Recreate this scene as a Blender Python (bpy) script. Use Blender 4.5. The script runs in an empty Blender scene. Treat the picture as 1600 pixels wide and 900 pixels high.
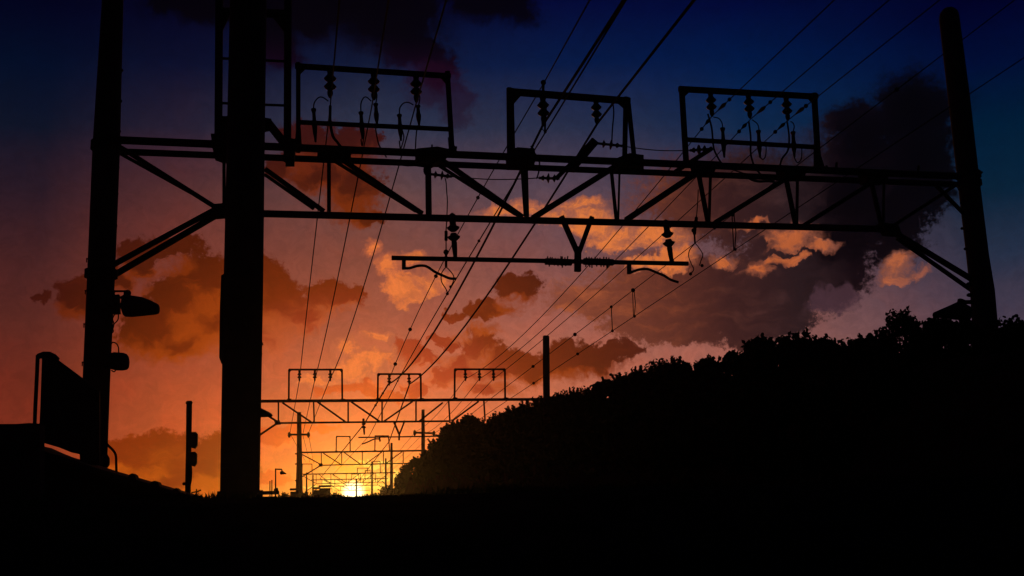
import bpy, bmesh, math, random
from mathutils import Vector, Matrix, noise
R = math.radians
scn = bpy.context.scene
C = scn.collection
random.seed(7)

# ------------------------------------------------------------------ camera
F = 1650.0                      # focal length in pixels of a 1600 wide frame
CAM = Vector((0.0, 0.0, 1.6))
def cray(px, py): return Vector((px - 800.0, 450.0 - py, -F))
ty = cray(553, 785).normalized()
tz = Vector((1.0, 0.03, 0.0)).cross(ty).normalized()
tx = ty.cross(tz).normalized()
ROT = Matrix((tx, ty, tz))      # camera axes -> world axes
cam_d = bpy.data.cameras.new('camera'); cam = bpy.data.objects.new('camera', cam_d); C.objects.link(cam)
cam.matrix_world = Matrix.Translation(CAM) @ ROT.to_4x4()
cam_d.sensor_width = 36.0; cam_d.lens = F / 1600.0 * 36.0
cam_d.clip_start = 0.1; cam_d.clip_end = 6000
scn.camera = cam

def wdir(px, py): return (ROT @ cray(px, py)).normalized()
U = ROT @ cray(9000, 785 - 0.03 * 8447); U.z = 0; U.normalize()      # direction of the gantry beams
N = Vector((-U.y, U.x, 0))                                            # horizontal, along the track
if N.y < 0: N = -N
Zv = Vector((0, 0, 1))
def at(px, py, d, off=0.0):
    r = ROT @ cray(px, py)
    q = Vector((0, d, CAM.z)) + N * off
    t = (q - CAM).dot(N) / r.dot(N)
    return CAM + r * t
def proj(p):
    c = ROT.transposed() @ (p - CAM)
    return (800 + F * c.x / -c.z, 450 - F * c.y / -c.z)
def mpp(p): return -(ROT.transposed() @ (p - CAM)).z / F              # metres per pixel at a point

# ------------------------------------------------------------------ materials
def lin(c):
    return tuple(((v / 255) / 12.92 if v / 255 <= 0.04045 else ((v / 255 + 0.055) / 1.055) ** 2.4) for v in c) + (1.0,)
def mat(name, a, b, rough=0.8, scale=6.0, metal=0.0, bump=0.15, spec=0.3):
    m = bpy.data.materials.new(name); m.use_nodes = True
    nt = m.node_tree; bs = nt.nodes['Principled BSDF']
    tc = nt.nodes.new('ShaderNodeTexCoord')
    nz = nt.nodes.new('ShaderNodeTexNoise'); nz.inputs['Scale'].default_value = scale; nz.inputs['Detail'].default_value = 5
    nt.links.new(tc.outputs['Object'], nz.inputs['Vector'])
    cr = nt.nodes.new('ShaderNodeValToRGB')
    cr.color_ramp.elements[0].position = 0.3; cr.color_ramp.elements[0].color = tuple(a) + (1,)
    cr.color_ramp.elements[1].position = 0.7; cr.color_ramp.elements[1].color = tuple(b) + (1,)
    nt.links.new(nz.outputs['Fac'], cr.inputs['Fac']); nt.links.new(cr.outputs['Color'], bs.inputs['Base Color'])
    bs.inputs['Roughness'].default_value = rough; bs.inputs['Metallic'].default_value = metal
    bs.inputs['Specular IOR Level'].default_value = spec
    if bump:
        bp = nt.nodes.new('ShaderNodeBump'); bp.inputs['Strength'].default_value = bump; bp.inputs['Distance'].default_value = 0.02
        nt.links.new(nz.outputs['Fac'], bp.inputs['Height']); nt.links.new(bp.outputs['Normal'], bs.inputs['Normal'])
    return m
M = dict(
    steel=mat('weathered_steel', (.035, .03, .027), (.06, .05, .045), .85, 9, 0, .1, .08),
    concrete=mat('sooty_concrete', (.05, .047, .043), (.085, .08, .075), .95, 3, 0, .2, .1),
    ceramic=mat('brown_ceramic', (.04, .025, .018), (.055, .032, .022), .5, 12, 0, 0, .3),
    wire=mat('oxidised_copper', (.022, .02, .017), (.032, .028, .024), .9, 20, 0, 0, .02),
    lampm=mat('dark_painted_metal', (.03, .03, .032), (.05, .05, .05), .7, 8, 0, .05, .2),
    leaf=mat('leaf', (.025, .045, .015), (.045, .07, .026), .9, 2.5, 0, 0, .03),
    bark=mat('bark', (.03, .022, .016), (.06, .045, .035), .95, 14, 0, .4, .1),
    soil=mat('weedy_soil', (.02, .022, .012), (.05, .045, .03), 1.0, 1.7, 0, .3, .0),
    tile=mat('grey_roof_tile', (.03, .03, .033), (.05, .05, .055), .85, 5, 0, .2, .2),
    board=mat('painted_board', (.04, .038, .036), (.06, .056, .052), .8, 4, 0, .1, .2),
    wall=mat('mortar_wall', (.05, .045, .04), (.09, .08, .07), .95, 2, 0, .2, .1),
    wood=mat('tarred_wood', (.025, .02, .016), (.05, .04, .03), .9, 10, 0, .2, .1),
    glass=mat('lamp_glass', (.05, .05, .05), (.06, .06, .06), .3, 4, 0, 0, .3),
)

# ------------------------------------------------------------------ mesh helpers
class MB:
    def __init__(s): s.v = []; s.f = []
    def add(s, vs, fs):
        o = len(s.v); s.v += [Vector(v) for v in vs]; s.f += [tuple(i + o for i in f) for f in fs]; return s
    def tube(s, pts, rads, n=8, cap=True):
        pts = [Vector(p) for p in pts]
        if not hasattr(rads, '__len__'): rads = [rads] * len(pts)
        vs = []; fs = []; ref = None
        for i, p in enumerate(pts):
            t = (pts[min(i + 1, len(pts) - 1)] - pts[max(i - 1, 0)]).normalized()
            if ref is None:
                ref = Vector((0, 0, 1)) if abs(t.z) < .9 else Vector((1, 0, 0))
            a = ref - t * ref.dot(t)
            if a.length < 1e-4: a = Vector((1, 0, 0)) - t * t.x
            a.normalize(); ref = a; b = t.cross(a)
            for k in range(n):
                an = 2 * math.pi * k / n
                vs.append(p + (a * math.cos(an) + b * math.sin(an)) * rads[i])
        for i in range(len(pts) - 1):
            for k in range(n):
                k2 = (k + 1) % n
                fs.append((i * n + k, i * n + k2, (i + 1) * n + k2, (i + 1) * n + k))
        if cap:
            fs.append(tuple(range(n - 1, -1, -1))); fs.append(tuple((len(pts) - 1) * n + k for k in range(n)))
        return s.add(vs, fs)
    def bar(s, p0, p1, w, h, ref=None, ch=0.18):
        """chamfered rectangular bar; w across ref, h along ref"""
        p0 = Vector(p0); p1 = Vector(p1); t = (p1 - p0).normalized()
        ref = Vector(ref) if ref is not None else N
        b = (ref - t * ref.dot(t)).normalized(); a = t.cross(b)
        c = min(w, h) * ch; x = w / 2; y = h / 2
        sec = [(-x + c, -y), (x - c, -y), (x, -y + c), (x, y - c), (x - c, y), (-x + c, y), (-x, y - c), (-x, -y + c)]
        vs = [p + a * q[0] + b * q[1] for p in (p0, p1) for q in sec]; n = 8
        fs = [(k, (k + 1) % n, n + (k + 1) % n, n + k) for k in range(n)] + [tuple(range(n - 1, -1, -1)), tuple(range(n, 2 * n))]
        return s.add(vs, fs)
    def ball(s, c, r, sq=1.0, n=10, m=7, axis=None):
        vs = [Vector((0, 0, -1))]; c = Vector(c)
        for i in range(1, m):
            ph = -math.pi / 2 + math.pi * i / m
            for k in range(n):
                an = 2 * math.pi * k / n
                vs.append(Vector((math.cos(ph) * math.cos(an), math.cos(ph) * math.sin(an), math.sin(ph))))
        vs.append(Vector((0, 0, 1)))
        fs = [(0, 1 + (k + 1) % n, 1 + k) for k in range(n)]
        for i in range(m - 2):
            for k in range(n):
                a = 1 + i * n; b = a + n; k2 = (k + 1) % n
                fs.append((a + k, a + k2, b + k2, b + k))
        t = len(vs) - 1; a = 1 + (m - 2) * n
        fs += [(a + k, a + (k + 1) % n, t) for k in range(n)]
        q = Zv.rotation_difference(axis) if axis is not None else None
        out = []
        for v in vs:
            v = Vector((v.x * r, v.y * r, v.z * r * sq))
            if q: v = q @ v
            out.append(c + v)
        return s.add(out, fs)
    def prism(s, front, thick):
        """outline (world points in the gantry plane) given a real thickness along the track"""
        n = len(front); h = N * thick / 2
        vs = [Vector(p) - h for p in front] + [Vector(p) + h for p in front]
        fs = [tuple(range(n - 1, -1, -1)), tuple(range(n, 2 * n))] + [(k, (k + 1) % n, n + (k + 1) % n, n + k) for k in range(n)]
        return s.add(vs, fs)

ORG = {}
def wloc(o): return ORG.get(o.name, Vector((0, 0, 0)))
def obj(name, mb, m, parent=None, smooth=True, origin=None, label=None):
    org = wloc(parent) if parent is not None else (Vector(origin) if origin is not None else Vector((0, 0, 0)))
    me = bpy.data.meshes.new(name)
    me.from_pydata([tuple(v - org) for v in mb.v], [], mb.f); me.validate(); 
    bm = bmesh.new(); bm.from_mesh(me); bmesh.ops.recalc_face_normals(bm, faces=bm.faces)
    bm.to_mesh(me); bm.free()
    if smooth:
        me.polygons.foreach_set('use_smooth', [len(p.vertices) <= 4 for p in me.polygons])
        try: me.set_sharp_from_angle(angle=R(40))
        except Exception: pass
    me.materials.append(M[m] if isinstance(m, str) else m)
    o = bpy.data.objects.new(name, me); C.objects.link(o)
    if parent is not None: o.parent = parent
    else: o.location = org
    ORG[o.name] = org
    if label: o['label'] = label
    return o
def tag(o, label, cat, group=None, kind=None):
    if label: o['label'] = label
    if cat: o['category'] = cat
    if group: o['group'] = group
    if kind: o['kind'] = kind
    return o
def thing(name, loc, label, cat, group=None):
    o = bpy.data.objects.new(name, None); C.objects.link(o); o.location = loc; o.empty_display_size = .2
    ORG[o.name] = Vector(loc)
    return tag(o, label, cat, group)
def dup(o, loc=None, scale=None, rot=None, label=None, group=None):
    r = o.copy(); C.objects.link(r)
    if loc is not None: r.location = loc
    if scale is not None: r.scale = (scale,) * 3
    if rot is not None: r.rotation_euler = rot
    ORG[r.name] = Vector(r.location)
    if label: r['label'] = label
    if group: r['group'] = group
    for ch in o.children:
        c = ch.copy(); C.objects.link(c); c.parent = r
        for g in ch.children:
            k = g.copy(); C.objects.link(k); k.parent = c
    return r

# ------------------------------------------------------------------ ground
D1, D2, D3, D4, D5 = 21.6, 75.0, 152.0, 222.0, 400.0
def interp(x, tab):
    if x <= tab[0][0]: return tab[0][1]
    for (a, u), (b, v) in zip(tab, tab[1:]):
        if x <= b: return u + (v - u) * (x - a) / (b - a)
    return tab[-1][1]
def sm(t): t = max(0, min(1, t)); return t * t * (3 - 2 * t)
PXD = [(600, 150), (640, 128), (690, 95), (810, 62), (1000, 42), (1200, 29), (1400, 22), (1540, 19.3), (1700, 17), (1900, 14)]
# hedge skyline in the photograph: (x, y) of each shrub top
SKY = [(624, 758), (629, 735), (636, 722), (650, 712), (668, 702), (684, 682), (700, 660), (716, 652), (736, 645), (756, 652), (778, 642), (796, 632), (818, 624), (846, 616),
       (872, 611), (893, 603), (918, 600), (945, 588), (972, 580), (995, 570), (1028, 558), (1052, 554), (1085, 563), (1112, 553), (1142, 546), (1172, 530), (1190, 521),
       (1218, 524), (1250, 511), (1280, 522), (1300, 526), (1330, 525), (1355, 519), (1378, 508), (1408, 478), (1438, 494), (1470, 490), (1505, 494), (1543, 512),
       (1576, 490), (1604, 492), (1640, 486)]
ridge = []
for px, py in SKY:
    p = at(px, py, interp(px, PXD)); ridge.append(p)
ridge_y = sorted([(p.y, (p.x, p.z)) for p in ridge])
RX = [(y, v[0]) for y, v in ridge_y]; RZ = [(y, v[1]) for y, v in ridge_y]
# smooth ridge tables
def smooth_tab(tab, r):
    out = []
    for y, _ in tab:
        s = 0; w = 0
        for y2, v2 in tab:
            k = math.exp(-((y2 - y) / (r + .12 * y)) ** 2); s += v2 * k; w += k
        out.append((y, s / w))
    return out
RX = smooth_tab(RX, 3); RZ = smooth_tab(RZ, 3)
BED = 1.60
def ground_z(x, y, rough=True):
    crest = BED + 0.07 + max(0, -x) * 0.018
    if y < 15.5: z = crest * sm((y - 5.0) / 8.5) if y > 5 else 0.0
    else: z = crest + (BED - 0.12 - crest) * sm((y - 15.5) / 20)
    xr = interp(y, RX); zr = interp(y, RZ) - .92
    w = 3.4 * min(1.0, 40.0 / max(y, 1))
    t = sm((x - (xr - w)) / w)
    fade = 1 - sm((y - 118) / 30)
    low = sm((y - 4) / 7)
    z = z + max(0, (zr - z)) * t * fade * low - max(0, x - xr - 2) * 0.03 * fade * t
    z = max(z, -0.2)
    if rough and y < 200:
        z += 0.05 * noise.noise(Vector((x * .7, y * .7, 0))) + 0.02 * noise.noise(Vector((x * 2.3, y * 2.3, 5)))
    return z
def axis(segs):
    out = []
    for a, b, st in segs:
        v = a
        while v < b - 1e-6: out.append(v); v += st
    out.append(segs[-1][1]); return out
xs = axis([(-290, -60, 30), (-60, -20, 4), (-20, 22, .6), (22, 60, 4), (60, 290, 30)])
ys = axis([(-120, -20, 20), (-20, 2, 3), (2, 45, .6), (45, 160, 3), (160, 420, 20)])
g = MB(); nx = len(xs)
g.v = [Vector((x, y, ground_z(x, y))) for y in ys for x in xs]
g.f = [(j * nx + i, j * nx + i + 1, (j + 1) * nx + i + 1, (j + 1) * nx + i) for j in range(len(ys) - 1) for i in range(nx - 1)]
tag(obj('ground', g, 'soil'), None, None, kind='structure')

# ------------------------------------------------------------------ gantries
def pbar(mb, a, b, wpx, d, off=(0, 0), depth=None):
    p0 = at(a[0], a[1], d, off[0]); p1 = at(b[0], b[1], d, off[1])
    w = wpx * mpp((p0 + p1) / 2)
    mb.bar(p0, p1, w, depth or w)
    return mb
def part(name, a, b, wpx, d, root, off=(0, 0), m='steel', depth=None, label=None):
    return obj(name, pbar(MB(), a, b, wpx, d, off, depth), m, root, label=label)
def plate(name, poly, d, root, off=0, thick=.05, m='steel'):
    return obj(name, MB().prism([at(x, y, d, off) for x, y in poly], thick), m, root, smooth=False)
def post_mesh(rings, d, off, foot=True, n=20):
    """rings: (left px, right px, y px) from the top down; the post then runs to the ground"""
    pts = []; rad = []
    for l, r, y in rings:
        p = at((l + r) / 2, y, d, off); pts.append(p); rad.append((r - l) / 2 * mpp(p))
    if foot:
        last = pts[-1]; dirv = (pts[-1] - pts[-2]).normalized()
        gz = ground_z(last.x, last.y) - .4
        if last.z > gz:
            e = last + dirv * ((last.z - gz) / max(.2, -dirv.z)); pts.append(e); rad.append(rad[-1] * 1.04)
    mb = MB(); vs = []; fs = []
    for p, r in zip(pts, rad):
        for k in range(n):
            a = 2 * math.pi * k / n; vs.append(p + Vector((math.cos(a) * r, math.sin(a) * r, 0)))
    for i in range(len(pts) - 1):
        for k in range(n):
            fs.append((i * n + k, i * n + (k + 1) % n, (i + 1) * n + (k + 1) % n, (i + 1) * n + k))
    fs.append(tuple(range(n))); fs.append(tuple((len(pts) - 1) * n + k for k in range(n - 1, -1, -1)))
    return mb.add(vs, fs), pts, rad
def band(mb, px0, px1, y, hpx, d, off):
    p = at((px0 + px1) / 2, y, d, off); r = (px1 - px0) / 2 * mpp(p); h = hpx * mpp(p) / 2
    mb.tube([p - Zv * h, p + Zv * h], r, 20)
    return mb

# ---- nearest gantry
gl = at(148, 735, D1, .35); gl.z = ground_z(gl.x, gl.y)
G1 = thing('railway_gantry', gl, 'nearest steel lattice gantry spanning two thick round posts, with raised wire frames on top', 'gantry', 'gantries over the railway')
fr = lambda x: 219 + (x - 190) * (275 - 219) / 1300
bk = lambda x: 237 + (x - 190) * (288 - 237) / 1300
lo = lambda x: 333 + (x - 415) * (358 - 333) / 970
B = .72
part('upper_chord', (172, fr(172)), (1500, fr(1500)), 10, D1, G1)
part('upper_chord', (172, bk(172)), (1500, bk(1500)), 8.5, D1, G1, (B, B))
part('lower_chord', (345, lo(345) + 1), (1388, lo(1388)), 9.5, D1, G1, (B / 2, B / 2))
# end struts from the lower chord back to the posts
for a, b, w, o in [((342, 324), (178, 413), 8, 0), ((342, 334), (178, 430), 9, B), ((1384, 355), (1518, 436), 8, 0), ((1402, 372), (1520, 455), 6, B)]:
    part('end_strut', a, b, w, D1, G1, (B / 2, .1 + o * .8))
# diagonals (front and back rows)
dg = [((188, 230), (340, 326), 7, 0), ((188, 240), (336, 322), 5, B), ((414, 264), (506, 330), 7, 0), ((414, 273), (490, 326), 5, B),
      ((525, 243), (660, 334), 7.5, 0), ((520, 250), (650, 330), 5, B), ((690, 250), (816, 339), 8, 0), ((680, 255), (806, 335), 5, B),
      ((832, 341), (968, 256), 9, 0), ((978, 344), (1098, 264), 9.5, 0), ((1117, 348), (1240, 272), 7.5, 0),
      ((1256, 352), (1366, 283), 6.5, 0), ((1392, 355), (1497, 287), 5, 0), ((1464, 291), (1508, 336), 5.5, 0)]
for a, b, w, o in dg:
    up_first = a[1] < b[1]
    part('diagonal_brace', a, b, w, D1, G1, (o, B / 2) if up_first else (B / 2, o))
vt = [((514, 248), (514, 331), 6, B), ((669, 262), (670, 334), 9, B), ((821, 258), (823, 338), 7, B), ((815, 262), (820, 338), 3.5, 0),
      ((955, 264), (963, 344), 5, 0), ((968, 266), (966, 344), 3, B), ((1092, 274), (1106, 347), 6.5, 0), ((1110, 276), (1108, 347), 4, B),
      ((1228, 278), (1243, 351), 6.5, 0), ((1246, 280), (1245, 351), 4, B), ((1362, 287), (1378, 356), 6, 0), ((1381, 288), (1380, 355), 3.5, B),
      ((350, 238), (350, 328), 5, B)]
for a, b, w, o in vt: part('upright_brace', a, b, w, D1, G1, (o, B / 2))
gs = [[(496, 233), (545, 235), (548, 250), (528, 251), (496, 249)], [(650, 236), (682, 233), (706, 238), (690, 252), (676, 259), (650, 256)],
      [(792, 240), (806, 234), (830, 236), (836, 246), (832, 262), (794, 262)], [(962, 250), (980, 243), (1002, 246), (1002, 268), (965, 266)],
      [(1082, 254), (1120, 256), (1112, 272), (1086, 272)], [(1216, 262), (1256, 264), (1252, 280), (1222, 280)], [(1346, 268), (1384, 270), (1380, 286), (1350, 286)]]
for poly in gs: plate('gusset_plate', poly, D1, G1, .16, .36)
plate('gusset_plate', [(330, 322), (352, 320), (358, 338), (336, 340)], D1, G1, B / 2, .3)
plate('gusset_plate', [(1372, 350), (1398, 353), (1404, 368), (1384, 366)], D1, G1, B / 2, .3)
# posts
mb, pl, rl = post_mesh([(161, 192, -60), (160.5, 192, 0), (146, 186.5, 228), (138, 179, 420), (130.5, 171, 592), (127, 166, 735)], D1, .35)
P1 = obj('post', mb, 'concrete', G1)
mb = MB(); band(mb, 143, 188, 228, 13, D1, .35); obj('clamp_band', mb, 'steel', P1)
mb = MB(); band(mb, 133.5, 183, 428, 12, D1, .35); obj('clamp_band', mb, 'steel', P1)
for y in (110, 158, 205, 262, 303, 353):
    xe = 193 - y * 23 / 592
    obj('step_bolt', pbar(MB(), (xe - 6, y + 1), (xe + 1, y), 3, D1, (.35, .35)).ball(at(xe + 1, y, D1, .35), 3 * .0135), 'steel', P1)
for y in (405, 455, 507, 567):
    xe = 146 - (y - 228) * .0425
    obj('step_bolt', pbar(MB(), (xe + 3, y + 1), (xe - 3, y - 1), 2, D1, (.35, .35)).bar(at(xe - 3, y + 5, D1, .35), at(xe - 3, y - 2, D1, .35), .02, .02), 'steel', P1)
mb, pr, rr = post_mesh([(1474, 1490, 14), (1469, 1496, 20), (1468, 1498, 28), (1482, 1514, 150), (1497, 1529, 280), (1511, 1544, 400), (1517, 1553, 455), (1520, 1557, 500), (1521, 1560, 525)], D1, .35)
P2 = obj('post', mb, 'concrete', G1)
mb = MB(); band(mb, 1495, 1532, 274, 9, D1, .35); band(mb, 1496, 1533, 287, 8, D1, .35); obj('clamp_band', mb, 'steel', P2)
obj('clamp_tail', pbar(MB(), (1528, 272), (1535, 269), 3, D1, (.3, .3)), 'steel', P2)
for x, y in ((1499, 296), (1502, 317), (1503, 357), (1508, 389)):
    obj('step_bolt', MB().ball(at(x, y, D1, .35), .035).bar(at(x, y, D1, .35), at(x + 6, y + 1, D1, .35), .025, .025), 'steel', P2)
for x, y in ((1514, 444), (1515, 461)): obj('step_bolt', MB().ball(at(x, y, D1, .3), .07, .7), 'steel', P2)

# raised wire frames on the nearest gantry
def frame(root, d, off, top, legs, mid, w, corner, dep=None):
    f = obj('wire_frame', pbar(MB(), top[0], top[1], w, d, (off, off), dep), 'steel', root)
    for l in legs: obj('frame_leg', pbar(MB(), l[0], l[1], l[2], d, (off, off), dep), 'steel', f)
    if mid: obj('frame_rail', pbar(MB(), mid[0], mid[1], mid[2], d, (off, off), dep), 'steel', f)
    for poly in corner: obj('corner_plate', MB().prism([at(x, y, d, off) for x, y in poly], .05), 'steel', f, smooth=False)
    return f
FO = .12
frame(G1, D1, FO, ((461, 103), (704, 119)), [((466, 98), (466, 238), 7), ((699, 112), (707, 244), 7.5)], ((468, 191), (701, 202), 6.5), 8,
      [[(468, 106), (478, 107), (468, 117)], [(698, 122), (688, 121), (698, 132)], [(463, 200), (470, 200), (472, 235), (459, 236)], [(700, 215), (707, 215), (714, 243), (702, 243)]])
frame(G1, D1, FO, ((794, 143), (984, 158)), [((796, 138), (797, 240), 9), ((801, 160), (803, 240), 4), ((978, 152), (976, 246), 7), ((982, 162), (991, 247), 6.5)], None, 10,
      [[(798, 146), (816, 147), (800, 166)], [(980, 160), (962, 158), (980, 174)], [(792, 139), (798, 139), (798, 146), (792, 150)]])
frame(G1, D1, FO, ((1061, 139), (1277, 151)), [((1065, 136), (1072, 252), 8), ((1272, 146), (1279, 262), 8)], ((1070, 218), (1276, 230), 6.5), 8.5,
      [[(1068, 142), (1078, 143), (1069, 152)], [(1272, 154), (1262, 153), (1272, 164)], [(1272, 230), (1278, 230), (1288, 262), (1272, 262)]])
frame(G1, D1, FO, ((338, 18), (455, 22)), [((343, -45), (341, 244), 11.5), ((450, -45), (449, 252), 11.5)], ((343, 161), (449, 165), 3.5), 11,
      [[(348, 22), (360, 22), (348, 48)], [(444, 24), (424, 24), (444, 50)], [(347, 182), (360, 182), (360, 212), (347, 212)], [(412, 184), (424, 186), (427, 203), (414, 206)]])
part('frame_rung', (343, 91), (449, 96), 3.5, D1, G1, (FO, FO))
part('frame_strut', (420, 193), (446, 226), 12, D1, G1, (FO, FO))
part('frame_strut', (359, 205), (346, 232), 11, D1, G1, (FO, FO))
plate('gusset_plate', [(332, 220), (372, 222), (372, 242), (348, 245), (334, 240)], D1, G1, B / 2, B + .2)
plate('gusset_plate', [(444, 226), (462, 228), (460, 250), (446, 250)], D1, G1, B / 2, B + .2)
for x, y in ((436, 232), (704, 242), (1074, 252)): pass

# ---- big near post in front of the gantry
DB = 18.2
gb = at(377, 775, DB); gb.z = ground_z(gb.x, gb.y)
BP = thing('concrete_mast', gb, 'thickest round concrete mast, standing in front of the nearest gantry and rising out of view', 'mast')
mb, pb, rb = post_mesh([(361, 418, -60), (360, 416, 0), (355, 413, 230), (350, 410.5, 450), (346.5, 407, 650), (344.5, 405, 770)], DB, 0)
obj('mast_shaft', mb, 'concrete', BP)
mb = MB(); band(mb, 340, 410, 774, 14, DB, 0); pt = at(375, 778, DB)
mb.tube([Vector((pt.x, pt.y, ground_z(pt.x, pt.y) - .3)), pt], 36 * mpp(pt), 20); obj('footing', mb, 'concrete', BP)
obj('cable_cover', MB().prism([at(x, y, DB) for x, y in [(352, 428), (346, 432), (344, 480), (343, 560), (346, 568), (352, 569)]], .16), 'lampm', BP)
obj('step_bolt', MB().bar(at(406, 538, DB), at(411, 537, DB), .05, .05), 'steel', BP)
obj('step_bolt', MB().bar(at(406, 553, DB), at(410, 553, DB), .03, .03), 'steel', BP)

# ---- floodlights
def floodlight(name, d, off, pts, thick, label, arm, box=None, cables=(), group='floodlights on the masts', cat='floodlight'):
    root = thing(name, at(pts[0][0], pts[0][1], d, off), label, cat, group)
    # shade: a bell built from horizontal-section rings along the outline axis
    obj('lamp_housing', lampshell(pts, d, off, thick), 'lampm', root)
    for a, b, w in arm: obj('bracket', pbar(MB(), a, b, w, d, (off, off)), 'steel', root)
    if box: obj('junction_box', MB().prism([at(x, y, d, off) for x, y in box], .16), 'lampm', root)
    for c in cables: obj('cable', MB().tube([at(x, y, d, off) for x, y in c], .012, 6), 'wire', root)
    return root
def lampshell(pts, d, off, k):
    """pts: (x, y_top, y_bottom) along the lamp axis -> elliptical sections"""
    mb = MB(); n = 16; vs = []; fs = []
    for x, yt, yb in pts:
        a = at(x, yt, d, off); b = at(x, yb, d, off); c = (a + b) / 2; h = (a - b) / 2
        w = N * h.length * k
        for j in range(n):
            an = 2 * math.pi * j / n; vs.append(c + h * math.cos(an) + w * math.sin(an))
    for i in range(len(pts) - 1):
        for j in range(n): fs.append((i * n + j, i * n + (j + 1) % n, (i + 1) * n + (j + 1) % n, (i + 1) * n + j))
    fs.append(tuple(range(n))); fs.append(tuple((len(pts) - 1) * n + j for j in range(n)))
    return mb.add(vs, fs)
def smoothpts(p, k=6):
    out = []
    for i in range(len(p) - 1):
        p0 = Vector(p[max(i - 1, 0)]); p1 = Vector(p[i]); p2 = Vector(p[i + 1]); p3 = Vector(p[min(i + 2, len(p) - 1)])
        for j in range(k):
            t = j / k
            out.append(.5 * ((2 * p1) + (p2 - p0) * t + (2 * p0 - 5 * p1 + 4 * p2 - p3) * t * t + (3 * p1 - p0 - 3 * p2 + p3) * t ** 3))
    out.append(Vector(p[-1])); return out
DL = D1 - .1
floodlight('floodlight', DL, .2, [(190, 467, 486), (192, 464, 492), (196, 461, 495), (206, 461.5, 495.5), (222, 464, 494), (236, 469.5, 492.5), (244, 473.5, 491.5), (248, 476, 490), (249.5, 480, 487)], .9,
           'bell-shaped floodlight jutting from the round post above a boxy lamp', [((178, 455), (199, 455), 3), ((178, 455), (178, 466), 3), ((188, 466), (201, 458), 4), ((170, 478), (194, 478), 8)],
           [(176, 462), (187, 461), (188, 490), (177, 491)], [smoothpts([(180, 490), (176, 498), (178, 507), (175, 517), (173, 521)], 5), smoothpts([(185, 490), (184, 500), (176, 509), (177, 518), (173, 521)], 5)])
o = bpy.data.objects['floodlight']; obj('pivot_knob', MB().ball(at(199, 458.5, DL, .2), .075), 'lampm', o)
floodlight('floodlight', DL, .2, [(171, 552, 576), (178, 550, 578), (183, 550.5, 579), (192, 551, 579), (198, 553, 578), (201, 557, 575), (202, 562, 570)], .9,
           'stubby boxy lamp on the round post below the bell-shaped floodlight', [((164, 565), (176, 565), 18)], None,
           [smoothpts([(172, 540), (176, 535), (182, 537), (185, 543), (185.5, 552)], 5), smoothpts([(174, 578), (178, 581), (181, 578)], 4)])
floodlight('floodlight', DL, .2, [(1513, 478, 502), (1505, 474, 500), (1495, 472, 500), (1482, 478, 498), (1468, 484, 497), (1459, 488, 496)], .9,
           'drooping floodlight on the tallest post, half hidden by shrub leaves', [((1500, 472), (1520, 472), 6), ((1502, 468), (1500, 480), 9)])
floodlight('floodlight', DB, .1, [(402, 636, 651), (407, 637, 652), (413, 640, 652), (420, 643.5, 651.5), (424, 646, 651), (426, 648.5, 650.5)], .9,
           'small hooded lamp at the side of the thickest mast', [((398, 645), (406, 645), 8)])

# ---- insulators: one of each kind, then copies
def make_insulator(label):
    r = thing('insulator', (0, 0, 0), label, 'insulator', 'insulators on the nearest gantry')
    obj('hanger_rod', MB().tube([(0, 0, .04), (0, 0, -.1), (0, 0, -.13)], [.07, .055, .05], 10), 'steel', r)
    for z in (-.20, -.36):
        mb = MB()
        mb.tube([(0, 0, z + .09), (0, 0, z + .06), (0, 0, z + .03), (0, 0, z), (0, 0, z - .03), (0, 0, z - .07)], [.035, .07, .09, .118, .10, .04], 14)
        obj('disc', mb, 'ceramic', r)
    obj('wire_clamp', MB().tube([(0, 0, -.42), (0, 0, -.47), (0, 0, -.52), (0, 0, -.58)], [.04, .055, .05, .025], 8), 'steel', r)
    return r
INS = [(516, 107, 1.15, 'two-disc insulator in the frame nearest the ladder mast, closest to the mast'),
       (584, 112, 1.12, 'two-disc insulator hanging midway along the frame beside the ladder mast'),
       (650, 116, 1.12, 'two-disc insulator in the frame beside the ladder mast, farthest from the mast'),
       (848, 149, 1.15, 'two-disc insulator below the ball-topped rod in the open middle frame'),
       (931, 154, 1.05, 'short two-disc insulator above the fat slanted strut in the middle frame'),
       (1110, 143, 1.05, 'two-disc insulator in the frame toward the tallest post, nearest the tracks'),
       (1169, 146, 1.05, 'two-disc insulator hanging midway along the frame toward the tallest post'),
       (1228, 150, 1.05, 'two-disc insulator in the frame toward the tallest post, closest to it')]
proto = None
for x, y, s, lab in INS:
    if proto is None: proto = make_insulator(lab); o = proto
    else: o = dup(proto, label=lab)
    o.location = at(x, y, D1, FO); o.scale = (s, s, s); o.rotation_euler = (0, 0, .3 * x)
# insulators that carry the pull-off beam
def make_post_insulator(label):
    r = thing('insulator', (0, 0, 0), label, 'insulator', 'insulators carrying the pull-off beam')
    obj('cap', MB().tube([(0, 0, .14), (0, 0, .1), (0, 0, -.14)], [.02, .075, .075], 10), 'steel', r)
    for z in (-.20, -.42):
        obj('disc', MB().tube([(0, 0, z + .08), (0, 0, z + .03), (0, 0, z), (0, 0, z - .04), (0, 0, z - .1)], [.07, .09, .15, .13, .06], 14), 'ceramic', r)
    obj('rod', MB().tube([(0, 0, -.5), (0, 0, -.55), (0, 0, -.7), (0, 0, -.9)], [.05, .065, .06, .045], 10), 'steel', r)
    return r
pi1 = make_post_insulator('upright two-disc insulator between lower chord and the pull-off beam end with the lone wavy arm')
pi1.location = at(707, 342, D1, B / 2); pi1.rotation_euler = (0, R(-3), 0)
pi2 = dup(pi1, loc=at(1041, 352, D1, B / 2), rot=(0, R(-7), .5), label='tilted two-disc insulator at the pull-off beam end nearer the hedge')
for o in (pi1, pi2): o.scale = (.95,) * 3

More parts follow.
